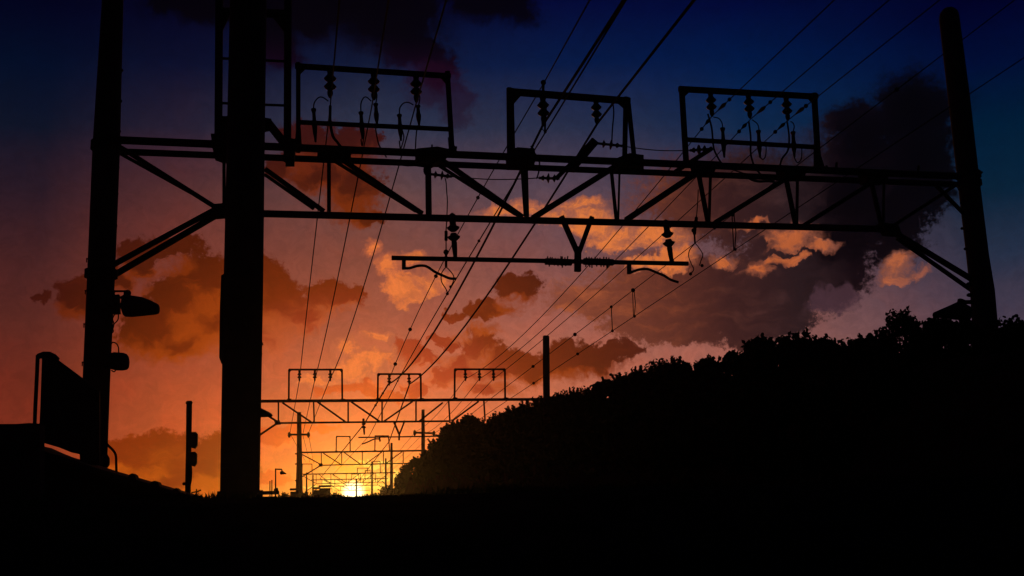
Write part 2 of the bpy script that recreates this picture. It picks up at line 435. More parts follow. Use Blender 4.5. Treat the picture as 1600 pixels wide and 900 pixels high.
# cable terminations with their looped leads
def arrester(x, y0, y1, loop, label, rod=5, off=FO - .12):
    r = thing('cable_termination', at(x, (y0 + y1) / 2, D1, off), label, 'surge arrester', 'cable terminations on the wire frames')
    m = mpp(at(x, y0, D1))
    t = at(x, y0, D1, off); b = at(x + (y1 - y0) * .06, y1, D1, off)
    body = MB().tube([t, t.lerp(b, .06), t.lerp(b, .12), t.lerp(b, .35), t.lerp(b, .5), t.lerp(b, .72), t.lerp(b, .85), b], [4 * m, 4 * m, 2.6 * m, 3 * m, 4.2 * m, 3.4 * m, 2.2 * m, 1.6 * m], 10)
    obj('body', body, 'ceramic', r)
    for l in loop: obj('lead', MB().tube([at(a, b_, D1, off) for a, b_ in smoothpts(l, 6)], .014, 6), 'wire', r)
    return r
arrester(490, 170, 222, [[(490, 170), (491, 161), (497, 153), (504, 152), (513, 158)]], 'hanging cable termination with arched lead, nearest the ladder mast')
arrester(564, 175, 217, [[(564, 175), (564, 162), (568, 153), (573, 152), (580, 158)], [(564, 217), (566, 228), (569, 208), (567, 200)]], 'hanging cable termination with arched lead under the middle insulator beside the mast')
arrester(624, 179, 220, [[(624, 179), (625, 168), (631, 161), (638, 160), (646, 164)], [(624, 220), (626, 232), (631, 215), (628, 202)]], 'hanging cable termination with arched lead, farthest from the ladder mast')
arrester(1129, 200, 246, [[(1129, 200), (1128, 192), (1123, 185), (1115, 183)]], 'hanging cable termination with short hooked lead, nearest the tracks on the far frame')
arrester(1185, 204, 246, [[(1186, 204), (1185, 197), (1182, 192), (1175, 187)], [(1188, 246), (1192, 249), (1196, 244), (1197, 230), (1193, 227)]], 'hanging cable termination with U-shaped lead in the middle of the far frame')
arrester(1239, 206, 246, [[(1239, 206), (1241, 198), (1239, 192), (1235, 190)], [(1241, 246), (1246, 254), (1252, 248), (1253, 232)]], 'hanging cable termination with thin looped lead, closest to the tallest post')
arrester(587, 162, 196, [[(587, 162), (589, 150), (587, 140)], [(586, 195), (589, 214), (593, 228), (604, 246)]], 'slim upright cable end beside the middle insulator of the mast-side frame')
arrester(653, 165, 196, [[(654, 165), (656, 152), (652, 144)], [(652, 196), (650, 215), (649, 236)]], 'slim upright cable end beside the insulator farthest from the mast')
def slack(pts, label, r=.016, name='slack_cable', d=D1, off=-.05, group='slack cables on the nearest gantry'):
    o = obj(name, MB().tube([at(a, b, d, off) for a, b in smoothpts(pts, 6)], r, 6), 'wire', origin=at(pts[0][0], pts[0][1], d, off))
    return tag(o, label, 'cable', group)
slack([(516, 165), (516, 190), (520, 212), (527, 222), (535, 232), (548, 243)], 'thick slack cable curving from the mast-side insulator down to the chord', .03)
slack([(626, 254), (630, 258), (640, 259), (650, 257), (654, 248)], 'short slack cable sagging under the chord below the mast-side frame')
slack([(1106, 178), (1112, 200), (1115, 230), (1121, 245), (1128, 256)], 'slack cable dropping from the far frame insulator nearest the tracks', .022)
slack([(1170, 190), (1173, 215), (1173, 240), (1179, 260), (1188, 272)], 'slack cable dropping from the middle insulator of the far frame', .022)
slack([(1230, 190), (1233, 215), (1231, 235), (1222, 248), (1218, 262)], 'slack cable swinging back from the insulator closest to the tallest post', .022)
slack([(1168, 276), (1175, 281), (1186, 283.5), (1200, 283), (1210, 284)], 'thick cable sagging under the chord below the far frame', .03)
slack([(1140, 262), (1148, 266), (1156, 269), (1166, 272)], 'short curled cable lying across the chord below the far frame')
slack([(829, 228), (834, 233), (836, 241), (842, 250), (843, 262), (840, 275), (838, 279)], 'thin cable looping past the chord to the strain insulator')
slack([(958, 163), (959, 178), (957, 200), (956, 222)], 'thin cable dangling inside the middle frame beside its braced leg')

# strain insulators, stays and slanted struts on the chord
def strain(a, b, label, lead=None, off=B / 2):
    r = thing('strain_insulator', at(a[0], a[1], D1, off), label, 'insulator', 'strain insulators on the stay wires')
    p = at(a[0], a[1], D1, off); q = at(b[0], b[1], D1, off); m = mpp(p); ax = (q - p).normalized()
    obj('core', MB().tube([p, q], 2.2 * m, 8), 'steel', r)
    for t, rr in ((.25, 6.5), (.55, 8), (.8, 4.5)):
        c = p.lerp(q, t); obj('disc', MB().tube([c - ax * .03, c - ax * .008, c + ax * .03], [2.5 * m, rr * m, 3 * m], 12), 'ceramic', r)
    if lead: obj('lead', MB().tube([at(x, y, D1, off) for x, y in smoothpts(lead, 5)], .012, 6), 'wire', r)
    return r
strain((672, 272), (706, 276), 'horizontal strain insulator fixed to the bulbous upright under the chord', [(695, 277), (697, 285), (698, 300), (699, 315), (698, 345)])
strain((874, 279), (842, 278), 'horizontal strain insulator at the foot of the fat slanted strut')
strain((934, 224), (972, 228), 'horizontal strain insulator at the head of the fat slanted strut')
strain((1108, 233), (1078, 235), 'horizontal strain insulator between the middle frame and the far frame')
def stay(a, b, label):
    p = at(a[0], a[1], D1, B / 2); q = at(b[0], b[1], D1, B / 2)
    pts = [p.lerp(q, t / 8) - Zv * .05 * math.sin(math.pi * t / 8) for t in range(9)]
    return tag(obj('stay_wire', MB().tube(pts, .012, 6), 'wire', origin=p), label, 'wire', 'stay wires between strain insulators')
stay((706, 276), (842, 278), 'thin level stay wire under the chord between two strain insulators')
stay((972, 228), (1078, 235), 'thin level stay wire above the chord joining the middle and far frames')
part('slanted_strut', (929, 221), (892, 264), 14, D1, G1, (B / 2, B / 2))
part('slanted_strut', (896, 252), (869, 279), 7, D1, G1, (B / 2, B / 2))
part('slanted_strut', (1112, 232), (1056, 268), 7, D1, G1, (B / 2, B / 2))
obj('bulb_fitting', MB().ball(at(667, 266, D1, B / 2), .08, 1.6), 'steel', G1)
obj('finial', MB().tube([at(675, 236, D1), at(675, 226, D1)], .018, 6), 'steel', G1)
obj('ball_rod', MB().tube([at(848, 195, D1, 0), at(849, 132, D1, 0)], .03, 8).ball(at(849, 129, D1, 0), .062), 'steel', G1)
for x, y in ((711, 232), (1062, 258), (1290, 262), (1306, 257), (1434, 262)):
    obj('lug', MB().bar(at(x, fr(x), D1, 0), at(x + 1.5, y - 3, D1, 0), .05, .05), 'steel', G1)

# ---- pull-off beam under the nearest gantry
PB = thing('pull_off_beam', at(903, 410, D1, B / 2), 'long level tube hung under the nearest gantry by a Y-shaped hanger with two wavy arms', 'pull-off beam', 'pull-off beams under the gantries')
o2 = (B / 2, B / 2)
obj('tube', pbar(MB(), (612, 403), (1075, 412), 6.5, D1, o2), 'steel', PB)
obj('hanger_arm', pbar(MB(), (877, 338), (902, 394), 8, D1, o2), 'steel', PB)
obj('hanger_arm', pbar(MB(), (925, 339), (905, 394), 7, D1, o2), 'steel', PB)
obj('hanger_stem', pbar(MB(), (903, 386), (902.5, 424), 10, D1, o2), 'steel', PB)
def wavy(bx, y0, y1, pts):
    s = obj('drop_bracket', pbar(MB(), (bx, y0), (bx, y1), 6, D1, o2), 'steel', PB)
    p = [at(a, b, D1, B / 2) for a, b in smoothpts(pts, 6)]
    obj('steady_arm', MB().tube(p, [.03] * len(p), 8), 'steel', PB)
wavy(631, 404, 421, [(631, 419), (640, 419), (650, 416), (660, 415), (668, 417), (680, 425), (693, 431), (703, 435), (713, 435.5)])
wavy(983, 411, 428, [(983, 427), (990, 424), (1000, 421), (1012, 420.5), (1024, 425), (1038, 431), (1048, 437), (1060, 441)])
for a, b in ((852, 893), (912, 958)):
    mb = pbar(MB(), (a, 408.5), (b, 410), 9.5, D1, o2)
    for k in range(9):
        x = a + 4 + k * (b - a - 6) / 9
        mb.bar(at(x + random.uniform(-1, 1), 402 + random.uniform(-1.5, 2), D1, B / 2 + .05), at(x + random.uniform(-2, 2), 416 + random.uniform(-3, 3), D1, B / 2 - .05), .026, .026)
    obj('bird_spikes', mb, 'steel', PB)

# ---- second gantry
def far_gantry(d, label, chord, lower, verts, diags, struts, frames, posts, w, node=None, name='railway_gantry'):
    p0 = at(chord[0][0], chord[0][1], d); p0.z = ground_z(p0.x, p0.y)
    r = thing(name, p0, label, 'gantry', 'gantries over the railway')
    part('upper_chord', chord[0], chord[1], w, d, r)
    part('upper_chord', chord[0], chord[1], w * .8, d, r, (B, B))
    part('lower_chord', lower[0], lower[1], w * .65, d, r, o2)
    for a, b in verts: part('upright_brace', a, b, w * .55, d, r, (0, B / 2))
    for a, b in diags: part('diagonal_brace', a, b, w * .6, d, r, (0, B / 2) if a[1] < b[1] else (B / 2, 0))
    for a, b in struts: part('end_strut', a, b, w * .7, d, r, (B / 2, B / 2))
    for n_ in node or []: plate('gusset_plate', n_, d, r, B / 2, .4)
    for f in frames:
        (x0, x1, yt, yb) = f[:4]; k = 2.6 * w / 4
        c = 5 * w / 4
        frame(r, d, .1, ((x0, yt), (x1, yt)), [((x0 + .6, yt), (x0 + .2, yb), k), ((x1 - .6, yt), (x1 - .2 + (f[4] if len(f) > 4 else 0), yb), k)], None, k,
              [[(x0 + .5, yt), (x0 + c, yt), (x0 + .5, yt + c)], [(x1 - .5, yt), (x1 - c, yt), (x1 - .5, yt + c)]])
        for fx in (x0, x1): plate('gusset_plate', [(fx - 2 * w / 4, yb - 2.5 * w / 4), (fx + 4 * w / 4, yb - 2.5 * w / 4), (fx + 4 * w / 4, yb), (fx - 2 * w / 4, yb)], d, r, .1, .25)
    for rings in posts:
        mb, a, b = post_mesh(rings, d, B / 2, n=14); obj('post', mb, 'concrete', r)
    return r
G2 = far_gantry(D2, 'second steel gantry back, with three raised frames, cut off by the thickest mast',
    ((392, 627), (830, 624)), ((436, 661), (703, 658)),
    [((435, 628), (435, 660)), ((490, 628), (491, 660)), ((544, 627), (544, 660)), ((597, 627), (597, 659)), ((650, 626), (650, 659)), ((701, 626), (703, 658)), ((756, 626), (758, 658))],
    [((441, 629), (487, 660)), ((496, 628), (541, 660)), ((549, 628), (594, 659)), ((599, 659), (645, 627)), ((654, 659), (692, 629)), ((706, 658), (748, 627))],
    [((408, 643), (432, 658)), ((404, 681), (432, 662))],
    [(451, 535, 577.5, 626), (590, 658, 584.5, 625), (710, 789.5, 577, 624)],
    [[(390, 398, 560), (387, 397, 770)]], 4.4, [[(428, 657), (437, 657), (439, 663), (430, 664)]])
part('upper_chord', (830, 624), (930, 623.5), 4.4, D2, G2)
G3 = far_gantry(D3, 'third gantry back on two thin posts with crossarms, two small frames on its chord',
    ((468, 707), (664, 704)), ((500, 727), (652, 723.5)),
    [((502, 707), (502, 727)), ((534, 707), (534, 726)), ((566, 706), (566, 726)), ((599, 705), (599, 725)), ((630, 705), (630, 724))],
    [((505, 708), (533, 726)), ((538, 707), (564, 726)), ((570, 726), (597, 706)), ((602, 725), (628, 706)), ((472, 710), (500, 725))],
    [((470, 746), (500, 728))], [(525, 547.5, 682, 706), (585.5, 607.5, 681, 705, 1.5)],
    [[(464, 470.5, 644), (464, 471, 660), (463.5, 472, 720), (462, 473, 768)], [(658.5, 663.5, 640), (658, 664.5, 720), (657, 665, 768)]], 2.6, [[(498, 724), (504, 724), (504, 729), (498, 729)]])
for (a, b, nm) in (((452, 679), (482, 679), 0), ((648, 676), (678, 677), 1)):
    ca = obj('crossarm', pbar(MB(), a, b, 3, D3, (.2, .2)), 'steel', G3)
    for x, y in (a, b): obj('pin_insulator', MB().tube([at(x, y - 4, D3, .2), at(x, y - 2, D3, .2), at(x, y + 2, D3, .2), at(x, y + 5, D3, .2)], [.08, .2, .22, .08], 8), 'ceramic', ca)
for y in (709, 725, 751): obj('step_bolt', pbar(MB(), (461, y), (465, y), 2, D3, o2), 'steel', G3)
G4 = far_gantry(D4, 'fourth gantry back, thin lattice just above the sun glow with three low frames',
    ((473, 741), (618, 738.5)), ((494, 756), (600, 753)),
    [((494, 741), (494, 756)), ((517, 741), (517, 756)), ((541, 740), (541, 754)), ((563, 740), (563, 754)), ((587, 739), (587, 753))],
    [((498, 741), (516, 755)), ((520, 741), (540, 754)), ((543, 754), (562, 740)), ((566, 753), (586, 739)), ((474, 744), (493, 755)), ((590, 753), (606, 740))],
    [((478, 768), (493, 757)), ((597, 752), (612, 764))], [(472, 488, 725, 741), (558, 575, 731.5, 740), (582, 594.5, 721, 739)],
    [[(610, 613.5, 692), (609, 614.5, 768)], [(478, 480, 738), (477.5, 480.5, 768)]], 1.7)
far_gantry(300.0, 'faint gantry between the fourth and the farthest, low over the sun glow',
    ((486, 750), (606, 747.5)), ((503, 760), (592, 758)),
    [((503, 750), (503, 760)), ((523, 749), (523, 760)), ((545, 749), (545, 759)), ((568, 748), (568, 759)), ((590, 748), (590, 758))],
    [((506, 750), (521, 760)), ((526, 749), (543, 759)), ((547, 759), (566, 748)), ((570, 759), (588, 748))],
    [((488, 768), (503, 760)), ((592, 758), (604, 767))], [(549, 561, 741, 749), (570, 579, 735, 748)],
    [[(601.5, 604, 716), (601, 604.5, 768)], [(488, 490, 742), (487.5, 490.5, 768)]], 1.35)
G5 = far_gantry(D5, 'farthest thin gantry seen right across the setting sun',
    ((514, 760), (584, 758)), ((522, 767), (578, 766)),
    [((532, 760), (532, 767)), ((549, 760), (549, 767)), ((566, 759), (566, 766))], [((520, 760), (531, 767)), ((536, 760), (548, 767)), ((550, 767), (565, 760))],
    [], [(500, 519, 763, 769)], [[(580, 582.5, 721), (579.5, 583, 770)], [(555.5, 558, 748), (555.5, 558, 770)]], 1.1)

# insulators and pull-off beams on the far gantries
INS2 = [(468, 579, 'tiny insulator on the second gantry, outermost in the frame next to the thickest mast'), (492, 579, 'tiny insulator in the middle of the second gantry frame next to the thickest mast'),
        (516, 579, 'tiny insulator on the second gantry, inner end of the frame next to the mast'), (608, 586, 'tiny insulator under the flat middle frame of the second gantry, on its mast side'),
        (639, 586, 'tiny slanted insulator under the middle frame of the second gantry, on its hedge side'), (727, 579, 'tiny insulator on the second gantry hedge-side frame, nearest the tracks'),
        (749, 579, 'tiny insulator in the middle of the second gantry hedge-side frame'), (771, 579, 'tiny insulator on the second gantry hedge-side frame, nearest the hedge')]
for x, y, lab in INS2:
    o = dup(proto, loc=at(x, y, D2, .1), scale=1.3, label=lab, group='insulators on the second gantry')
    o.rotation_euler = (0, R(4) if x == 639 else 0, x)
PB2 = thing('pull_off_beam', at(624, 683, D2, B / 2), 'short level tube hung under the second gantry by a Y-shaped hanger', 'pull-off beam', 'pull-off beams under the gantries')
obj('tube', pbar(MB(), (560, 683.5), (692, 681.5), 2, D2, o2), 'steel', PB2)
obj('hanger_arm', pbar(MB(), (615, 658), (623.5, 678), 3, D2, o2), 'steel', PB2)
obj('hanger_arm', pbar(MB(), (632.5, 657), (624.5, 678), 2.4, D2, o2), 'steel', PB2)
obj('hanger_stem', pbar(MB(), (624, 677), (623.5, 688), 2.8, D2, o2), 'steel', PB2)
obj('steady_arm', MB().tube([at(a, b, D2, B / 2) for a, b in smoothpts([(594, 686), (585, 686), (576, 690), (566, 694)], 4)], .045, 6), 'steel', PB2)
obj('steady_arm', MB().tube([at(a, b, D2, B / 2) for a, b in smoothpts([(593, 684), (594, 690)], 4)], .06, 6), 'steel', PB2)
o = dup(pi1, loc=at(568, 657, D2, B / 2), scale=1.1, label='tiny knobbed insulator under the lower chord of the second gantry', group='insulators on the second gantry')

# ------------------------------------------------------------------ wires
def span_pts(p, q, sag, n):
    return [p.lerp(q, i / n) - Zv * sag * 4 * (i / n) * (1 - i / n) for i in range(n + 1)]
def fit_sag(p, q, tgt):
    best = (1e9, 0)
    for k in range(-40, 120):
        s = k * .02
        for i in range(1, 60):
            t = i / 60
            w = p.lerp(q, t) - Zv * s * 4 * t * (1 - t)
            a = proj(w); e = (a[0] - tgt[0]) ** 2 + (a[1] - tgt[1]) ** 2
            if e < best[0]: best = (e, s)
    return best[1]
def wire(label, nodes, r, fits=(), clamps=(), cat='overhead wire', group='overhead wires along the railway'):
    P = []
    for nd in nodes: P.append(nd if isinstance(nd, Vector) else at(*nd))
    # carry the wire on behind the camera
    a, b = P[0], P[1]; back = b + (a - b).normalized() * ((b.y + 30) / max(.2, ((b - a).normalized().y)))
    P = [back] + P[1:] if a.y < b.y else P
    pts = []
    for i in range(len(P) - 1):
        s = 0.0
        for (k, tx_, ty_) in fits:
            if k == i: s = fit_sag(P[i], P[i + 1], (tx_, ty_))
        n = 14 if i < 2 else 8
        seg = span_pts(P[i], P[i + 1], s, n)
        pts += seg if not pts else seg[1:]
    mb = MB().tube(pts, [r * (.45 + 1.15 * max(0, min(1, q.y / 75))) for q in pts], 6)
    o = obj('overhead_wire', mb, 'wire', origin=P[1]); tag(o, label, cat, group)
    for (cx_, cy_, cr) in clamps:
        best = None
        for i in range(len(pts) - 1):
            for k in range(10):
                w = pts[i].lerp(pts[i + 1], k / 10)
                if w.y < 4: continue
                e = (Vector(proj(w)) - Vector((cx_, cy_))).length
                if best is None or e < best[0]: best = (e, w)
        w = best[1]; obj('clamp', MB().ball(w, cr * mpp(w)), 'steel', o)
    return o, pts
def sleeves(o, pts, spans, r=.045):
    for x0, x1 in spans:
        q = []
        for i in range(len(pts) - 1):
            for k in range(40):
                w = pts[i].lerp(pts[i + 1], k / 40)
                if 6 < w.y < 40 and x0 <= proj(w)[0] <= x1: q.append(w)
        if len(q) > 3: obj('strain_rod', MB().tube([q[0], q[len(q) // 4], q[len(q) // 2], q[-1]], [r * .5, r, r * .8, r * .35], 8), 'wire', o)
T = 10.0   # distance at which the wires leave the top of the picture
far = lambda x, y: at(x, y, D4, .2)
wire('feeder wire from the insulator closest to the ladder mast', [(533, -30, T), (516, 166, D1, FO), (468, 593, D2, .1), (453, 677, D3, .2), (478, 722, D4)], .019, [(1, 489, 400)])
wire('feeder wire from the middle insulator beside the ladder mast', [(612, -30, T), (581, 166, D1, FO), (492, 593, D2, .1), (473, 679, D3, .2), (484, 722, D4)], .019, [(1, 536, 390)])
wire('feeder wire from the insulator farthest from the ladder mast', [(706, -30, T), (649, 166, D1, FO), (515, 593, D2, .1), (482, 677, D3, .2), (490, 724, D4)], .019, [(1, 578, 420)])
wire('thin wire over the ball-topped rod with bead-like clamps', [(938, -30, T), (849, 131, D1, 0), (607, 596, D2, .1)], .017, [(1, 700, 395)],
     [(746, 310, 3), (683, 432, 3.2), (645, 517, 3), (619, 569, 3)])
wire('thickest wire leaving the ball-rod insulator of the middle frame', [(994, -30, T), (848, 196, D1, FO), (607, 600, D2, .1), (568, 664, D2 + 30), (500, 748, D4), (545, 764, 405)], .034, [(1, 740, 408)], [(598, 640, 2), (601, 616, 2)])
wire('thin wire close beside the thickest wire, passing the chord gusset', [(996, -30, T), (852, 207, D1, -.3), (621, 596, D2, -.3), (577, 681, D2 + 50), (520, 742, D4), (546, 764, 405)], .02, [(1, 700, 455)], [(747, 377, 2.4), (624, 596, 1.5)])
w_r1, _ = wire('thick wire crossing the corner of the middle frame down to the second gantry', [(1108, -30, T), (934, 192, D1, FO), (640, 600, D2, .1), (608, 690, D2 + 50), (560, 752, D4), (550, 765, 405)], .032, [(1, 750, 478)])
fo_, fp_ = wire('feeder wire on the far frame insulator nearest the tracks', [(1335, -30, T), (1113, 181, D1, FO), (727, 592, D2, .1), (650, 674, D3, .2), (592, 742, D4)], .015, [(1, 905, 427), (2, 695, 634)], [(1140, 155, 3.2), (1100, 199, 3.2)])
sleeves(fo_, fp_, [(1122, 1134), (1101, 1109)])
fo_, fp_ = wire('feeder wire on the middle insulator of the far frame', [(1424, -30, T), (1173, 186, D1, FO), (749, 592, D2, .1), (660, 679, D3, .2), (598, 742, D4)], .015, [(1, 960, 410), (2, 712, 638)], [(1200, 160, 3.2), (1157, 203, 3.2)])
sleeves(fo_, fp_, [(1183, 1196), (1159, 1168)])
fo_, fp_ = wire('feeder wire on the far frame insulator closest to the tallest post', [(1506, -30, T), (1231, 188, D1, FO), (771, 592, D2, .1), (677, 678, D3, .2), (604, 742, D4)], .015, [(1, 1000, 400), (2, 725, 640)], [(1260, 164, 3.4), (1213, 208, 3.2)])
sleeves(fo_, fp_, [(1243, 1256), (1216, 1226)])
XF = 9.5
v4 = lambda y, d: Vector((XF, d, CAM.z + XF * y))
m_w, m_pts = wire('upper wire of the pair beside the hedge, carrying bead clamps and droppers', [v4(.724, 0), v4(.724, D1), v4(.722, D2), v4(.69, 130)], .014, [], [(1393, 137, 3.6), (1036, 392, 2.6), (1106, 342, 2.2), (895, 516, 3), (830, 570, 2.6)])
c_w, c_pts = wire('lower wire of the pair beside the hedge, held by droppers', [v4(.628, 0), v4(.628, D1), v4(.628, D2), v4(.60, 130)], .014, [], [(900, 552, 2.4), (833, 597, 2.2)])
def on_wire(pts, x):
    best = None
    for i in range(len(pts) - 1):
        for k in range(12):
            w = pts[i].lerp(pts[i + 1], k / 12)
            if w.y < 5: continue
            e = abs(proj(w)[0] - x)
            if best is None or e < best[0]: best = (e, w)
    return best[1]
for x, lab, dbl in ((1146, 'doubled dropper with a ball joint, nearest the far frame', 1), (988, 'doubled dropper hanging below the wavy arm of the pull-off beam', 1), (955, 'single hooked dropper nearest the lone concrete pole', 0)):
    a = on_wire(m_pts, x); b = on_wire(c_pts, x); b = Vector((a.x, a.y, b.z + (0)))
    bz = min(c_pts, key=lambda q: abs(q.y - a.y)).z
    b = Vector((XF, a.y, bz))
    if dbl:
        mb = MB().ball(a, 3.4 * mpp(a)).tube([a + Vector((-.02, 0, 0)), b + Vector((-.02, .06, 0))], .015, 6).tube([a + Vector((.05, .05, 0)), (a + b) / 2 + Vector((.07, .05, 0)), b + Vector((.02, .1, 0))], .015, 6)
    else:
        mb = MB().ball(a, 2.4 * mpp(a)).tube([a, a.lerp(b, .8), b], .018, 6)
    mb.ball(b, 2.4 * mpp(b))
    tag(obj('dropper', mb, 'wire', origin=a), lab, 'dropper', 'droppers between the wires')
def fork(pts_list, balls, label, off=B / 2):
    mb = MB()
    for p, r in pts_list: mb.tube([at(a, b, D1, off) for a, b in smoothpts(p, 6)], r, 6)
    for x, y, r in balls: mb.ball(at(x, y, D1, off), r * .0133)
    return tag(obj('dropper', mb, 'wire', origin=at(*pts_list[0][0][0], D1, off)), label, 'dropper', 'droppers between the wires')
fork([([(698, 345), (697, 360), (697, 378), (697, 396), (697, 417)], .013), ([(697, 361), (697, 376)], .035), ([(697, 395), (697, 417)], .028), ([(697, 417), (690, 427), (690, 440), (697, 452), (700, 461)], .012), ([(697, 417), (704, 424), (709, 432), (708, 440), (704, 449)], .012)],
     [(697, 394, 4.5), (699, 459, 2.6), (704, 448, 2.4)], 'forked dropper with a fat ball beside the upright insulator')
fork([([(1091, 296), (1090, 318), (1088, 342)], .012), ([(1088, 342), (1086, 356), (1085, 366)], .04), ([(1085, 366), (1086, 380)], .022), ([(1086, 380), (1078, 390), (1076, 400), (1080, 412), (1084, 421), (1079, 428)], .012), ([(1086, 380), (1092, 387), (1098, 398), (1095, 408), (1093, 415)], .012)],
     [(1088, 341, 3), (1084, 360, 4.2), (1079, 428, 2.8), (1097, 415, 2.8)], 'forked dropper with two looping legs beside the tilted insulator')
tag(obj('dropper', MB().tube([at(849, 132, D1, -.2), at(851, 205, D1, -.3)], .014, 6).tube([at(846, 200, D1, -.3), at(852, 207, D1, -.3), at(854, 160, D1, -.25)], .012, 6).ball(at(852, 206, D1, -.3), .035), 'wire', origin=at(849, 132, D1)),
    'narrow V-shaped dropper hanging from the ball-topped rod', 'dropper', 'droppers between the wires')

# ------------------------------------------------------------------ lone poles, signal, street lamp
def lone(name, rings, d, label, cat, m='concrete', cap=None, group=None):
    mb, p, r = post_mesh(rings, d, 0, n=16)
    base = Vector((p[-1].x, p[-1].y, p[-1].z + .4))
    root = thing(name, base, label, cat, group)
    obj('shaft', mb, m, root)
    return root
lone('concrete_pole', [(849, 857, 524.5), (848, 858.5, 526), (848, 859, 570), (848.5, 859.5, 620)], 56, 'lone concrete pole with flat top rising out of the hedge', 'pole')
sg = lone('signal_post', [(291.5, 300, 628), (291, 300, 640), (290.5, 299, 700), (289, 298, 772)], 27, 'slim capped signal post with two boxes, standing past the sloping roof', 'signal', 'steel')
obj('cap', MB().tube([at(295.5, 631, 27), at(295.5, 629, 27), at(295.5, 626.5, 27)], [.08, .085, .06], 14), 'steel', sg)
for (x0, x1, y0, y1) in ((297, 309, 675, 701), (296, 308, 706, 729)):
    hb = obj('signal_head', MB().prism([at(a, b, 27) for a, b in [(x0, y0 + 1), (x1 - 3, y0), (x1, y0 + 3), (x1 - .5, y1 - 5), (x1 - 4, y1), (x0, y1 - 2)]], .22), 'lampm', sg)
    obj('hood', MB().tube([at((x0 + x1) / 2 + 1, y0 + 8, 27, .11), at((x0 + x1) / 2 + 1, y0 + 8, 27, .28)], .07, 12), 'lampm', hb)
obj('cable', MB().tube([at(a, b, 27) for a, b in smoothpts([(299, 728), (299.5, 740), (298.5, 752), (296.5, 760), (294, 764)], 5)], .016, 6), 'wire', sg)
obj('bolt', MB().ball(at(287.5, 756, 27), .04), 'steel', sg)
up = lone('utility_pole', [(306, 308, 764), (306, 308.4, 785)], 95, 'tiny distant utility pole with a tilted crossarm beside the signal post', 'pole', 'wood')
obj('crossarm', MB().bar(at(299, 770, 95), at(308, 768, 95), .12, .12).bar(at(307, 769, 95), at(314, 765.5, 95), .12, .12), 'wood', up)
sl = lone('street_lamp', [(429.6, 431.6, 732), (429.3, 431.9, 785)], 58, 'small street lamp with a hooked arm beside the thickest mast', 'lamp', 'steel')
obj('arm', MB().bar(at(430.5, 733, 58), at(440.5, 733.5, 58), .07, .07).bar(at(440, 733, 58), at(441, 737, 58), .06, .06), 'steel', sl)
obj('lamp_head', lampshell([(437.5, 737, 741), (439, 736, 741.5), (442, 735.8, 741.3), (445, 738, 741), (447.5, 739.8, 741)], 58, 0, .9), 'lampm', sl)
obj('control_box', MB().prism([at(a, b, 58) for a, b in [(428, 764), (434, 762), (436, 770), (428, 772)]], .3), 'lampm', sl)
for x, lab in ((421.8, 'thinner of two bare stakes near the street lamp, closest to the mast'), (424.8, 'bare stake beside the street lamp, taller of the close pair')):
    lone('stake', [(x - .8, x + .8, 750 if x > 423 else 751.5), (x - .9, x + .9, 785)], 58, lab, 'stake', 'wood', group='stakes by the street lamp')

# ------------------------------------------------------------------ roof, wall and board beside the near post
DS = 15.4
def slab_poly(px, d, off=0.0): return [at(x, y, d, off) for x, y in px]
base = at(180, 775, DS); base.z = ground_z(base.x, base.y)
SH = thing('shed', base, 'low dark shed with a sloping roof falling toward the signal post', 'shed')
gzl = lambda x: at(x, 900, DS)
mb = MB(); p = slab_poly([(-60, 668), (62, 696), (165, 742), (300, 784), (300, 830), (-60, 830)], DS, .9)
mb.prism(p, 1.5); obj('wall', mb, 'wall', SH, smooth=False)
mb = MB(); mb.prism(slab_poly([(-60, 660), (62, 698), (92, 710), (124, 719.5), (165, 733), (240, 755.5), (312, 776.5), (311, 784), (160, 742), (-60, 672)], DS, .9), 2.0)
rf = obj('roof', mb, 'tile', SH, smooth=False)
for (x, y, w, h) in ((209, 742, 13, 7), (244, 753, 15, 5), (277, 764, 11, 5)):
    ty_ = y + 4
    obj('ridge_tile', MB().prism(slab_poly([(x - w / 2, ty_ + 1), (x - w / 2 + 2, y), (x, y - h * .3), (x + w / 2 - 2, y + 1), (x + w / 2, ty_ + 5), (x + w / 2, ty_ + 9), (x - w / 2, ty_ + 6)], DS, 0.1), .32), 'tile', rf)
WD = 13.9
wl = MB().prism(slab_poly([(-220, 664), (-60, 664), (30, 663.5), (50, 662), (66, 663), (66, 860), (-220, 860)], WD), .25)
tag(obj('boundary_wall', wl, 'wall', smooth=False, origin=at(0, 800, WD)), 'flat-topped dark wall below the slanted signboard', 'wall')
DGB = 16.2
gbp = at(60, 700, DGB); gbp.z = ground_z(gbp.x, gbp.y)
SB = thing('signboard', gbp, 'dark slanted board on a thin prop behind the flat-topped wall', 'signboard')
obj('panel', MB().prism(slab_poly([(66.5, 556), (84, 557), (92, 563), (131, 592), (156, 612), (156, 727), (126, 727), (125, 710), (112, 707), (92, 699), (61, 690), (63.5, 640)], DGB), .06), 'board', SB, smooth=False)
obj('prop', MB().tube([at(59, 555, DGB), at(57.5, 590, DGB), at(55, 640, DGB), at(53, 700, DGB), Vector((at(52, 760, DGB).x, at(52, 760, DGB).y, 1.2))], [.028, .028, .028, .024, .024], 10), 'steel', SB)
obj('top_rail', MB().tube([at(59, 557, DGB), at(68, 554.5, DGB), at(76, 554.5, DGB), at(84, 559, DGB), at(91, 563, DGB)], [.04, .05, .05, .055, .035], 10), 'steel', SB)
obj('leg', MB().bar(at(140, 700, DGB, .1), Vector((at(140, 760, DGB, .1).x, at(140, 760, DGB, .1).y, 1.0)), .1, .1), 'steel', SB)
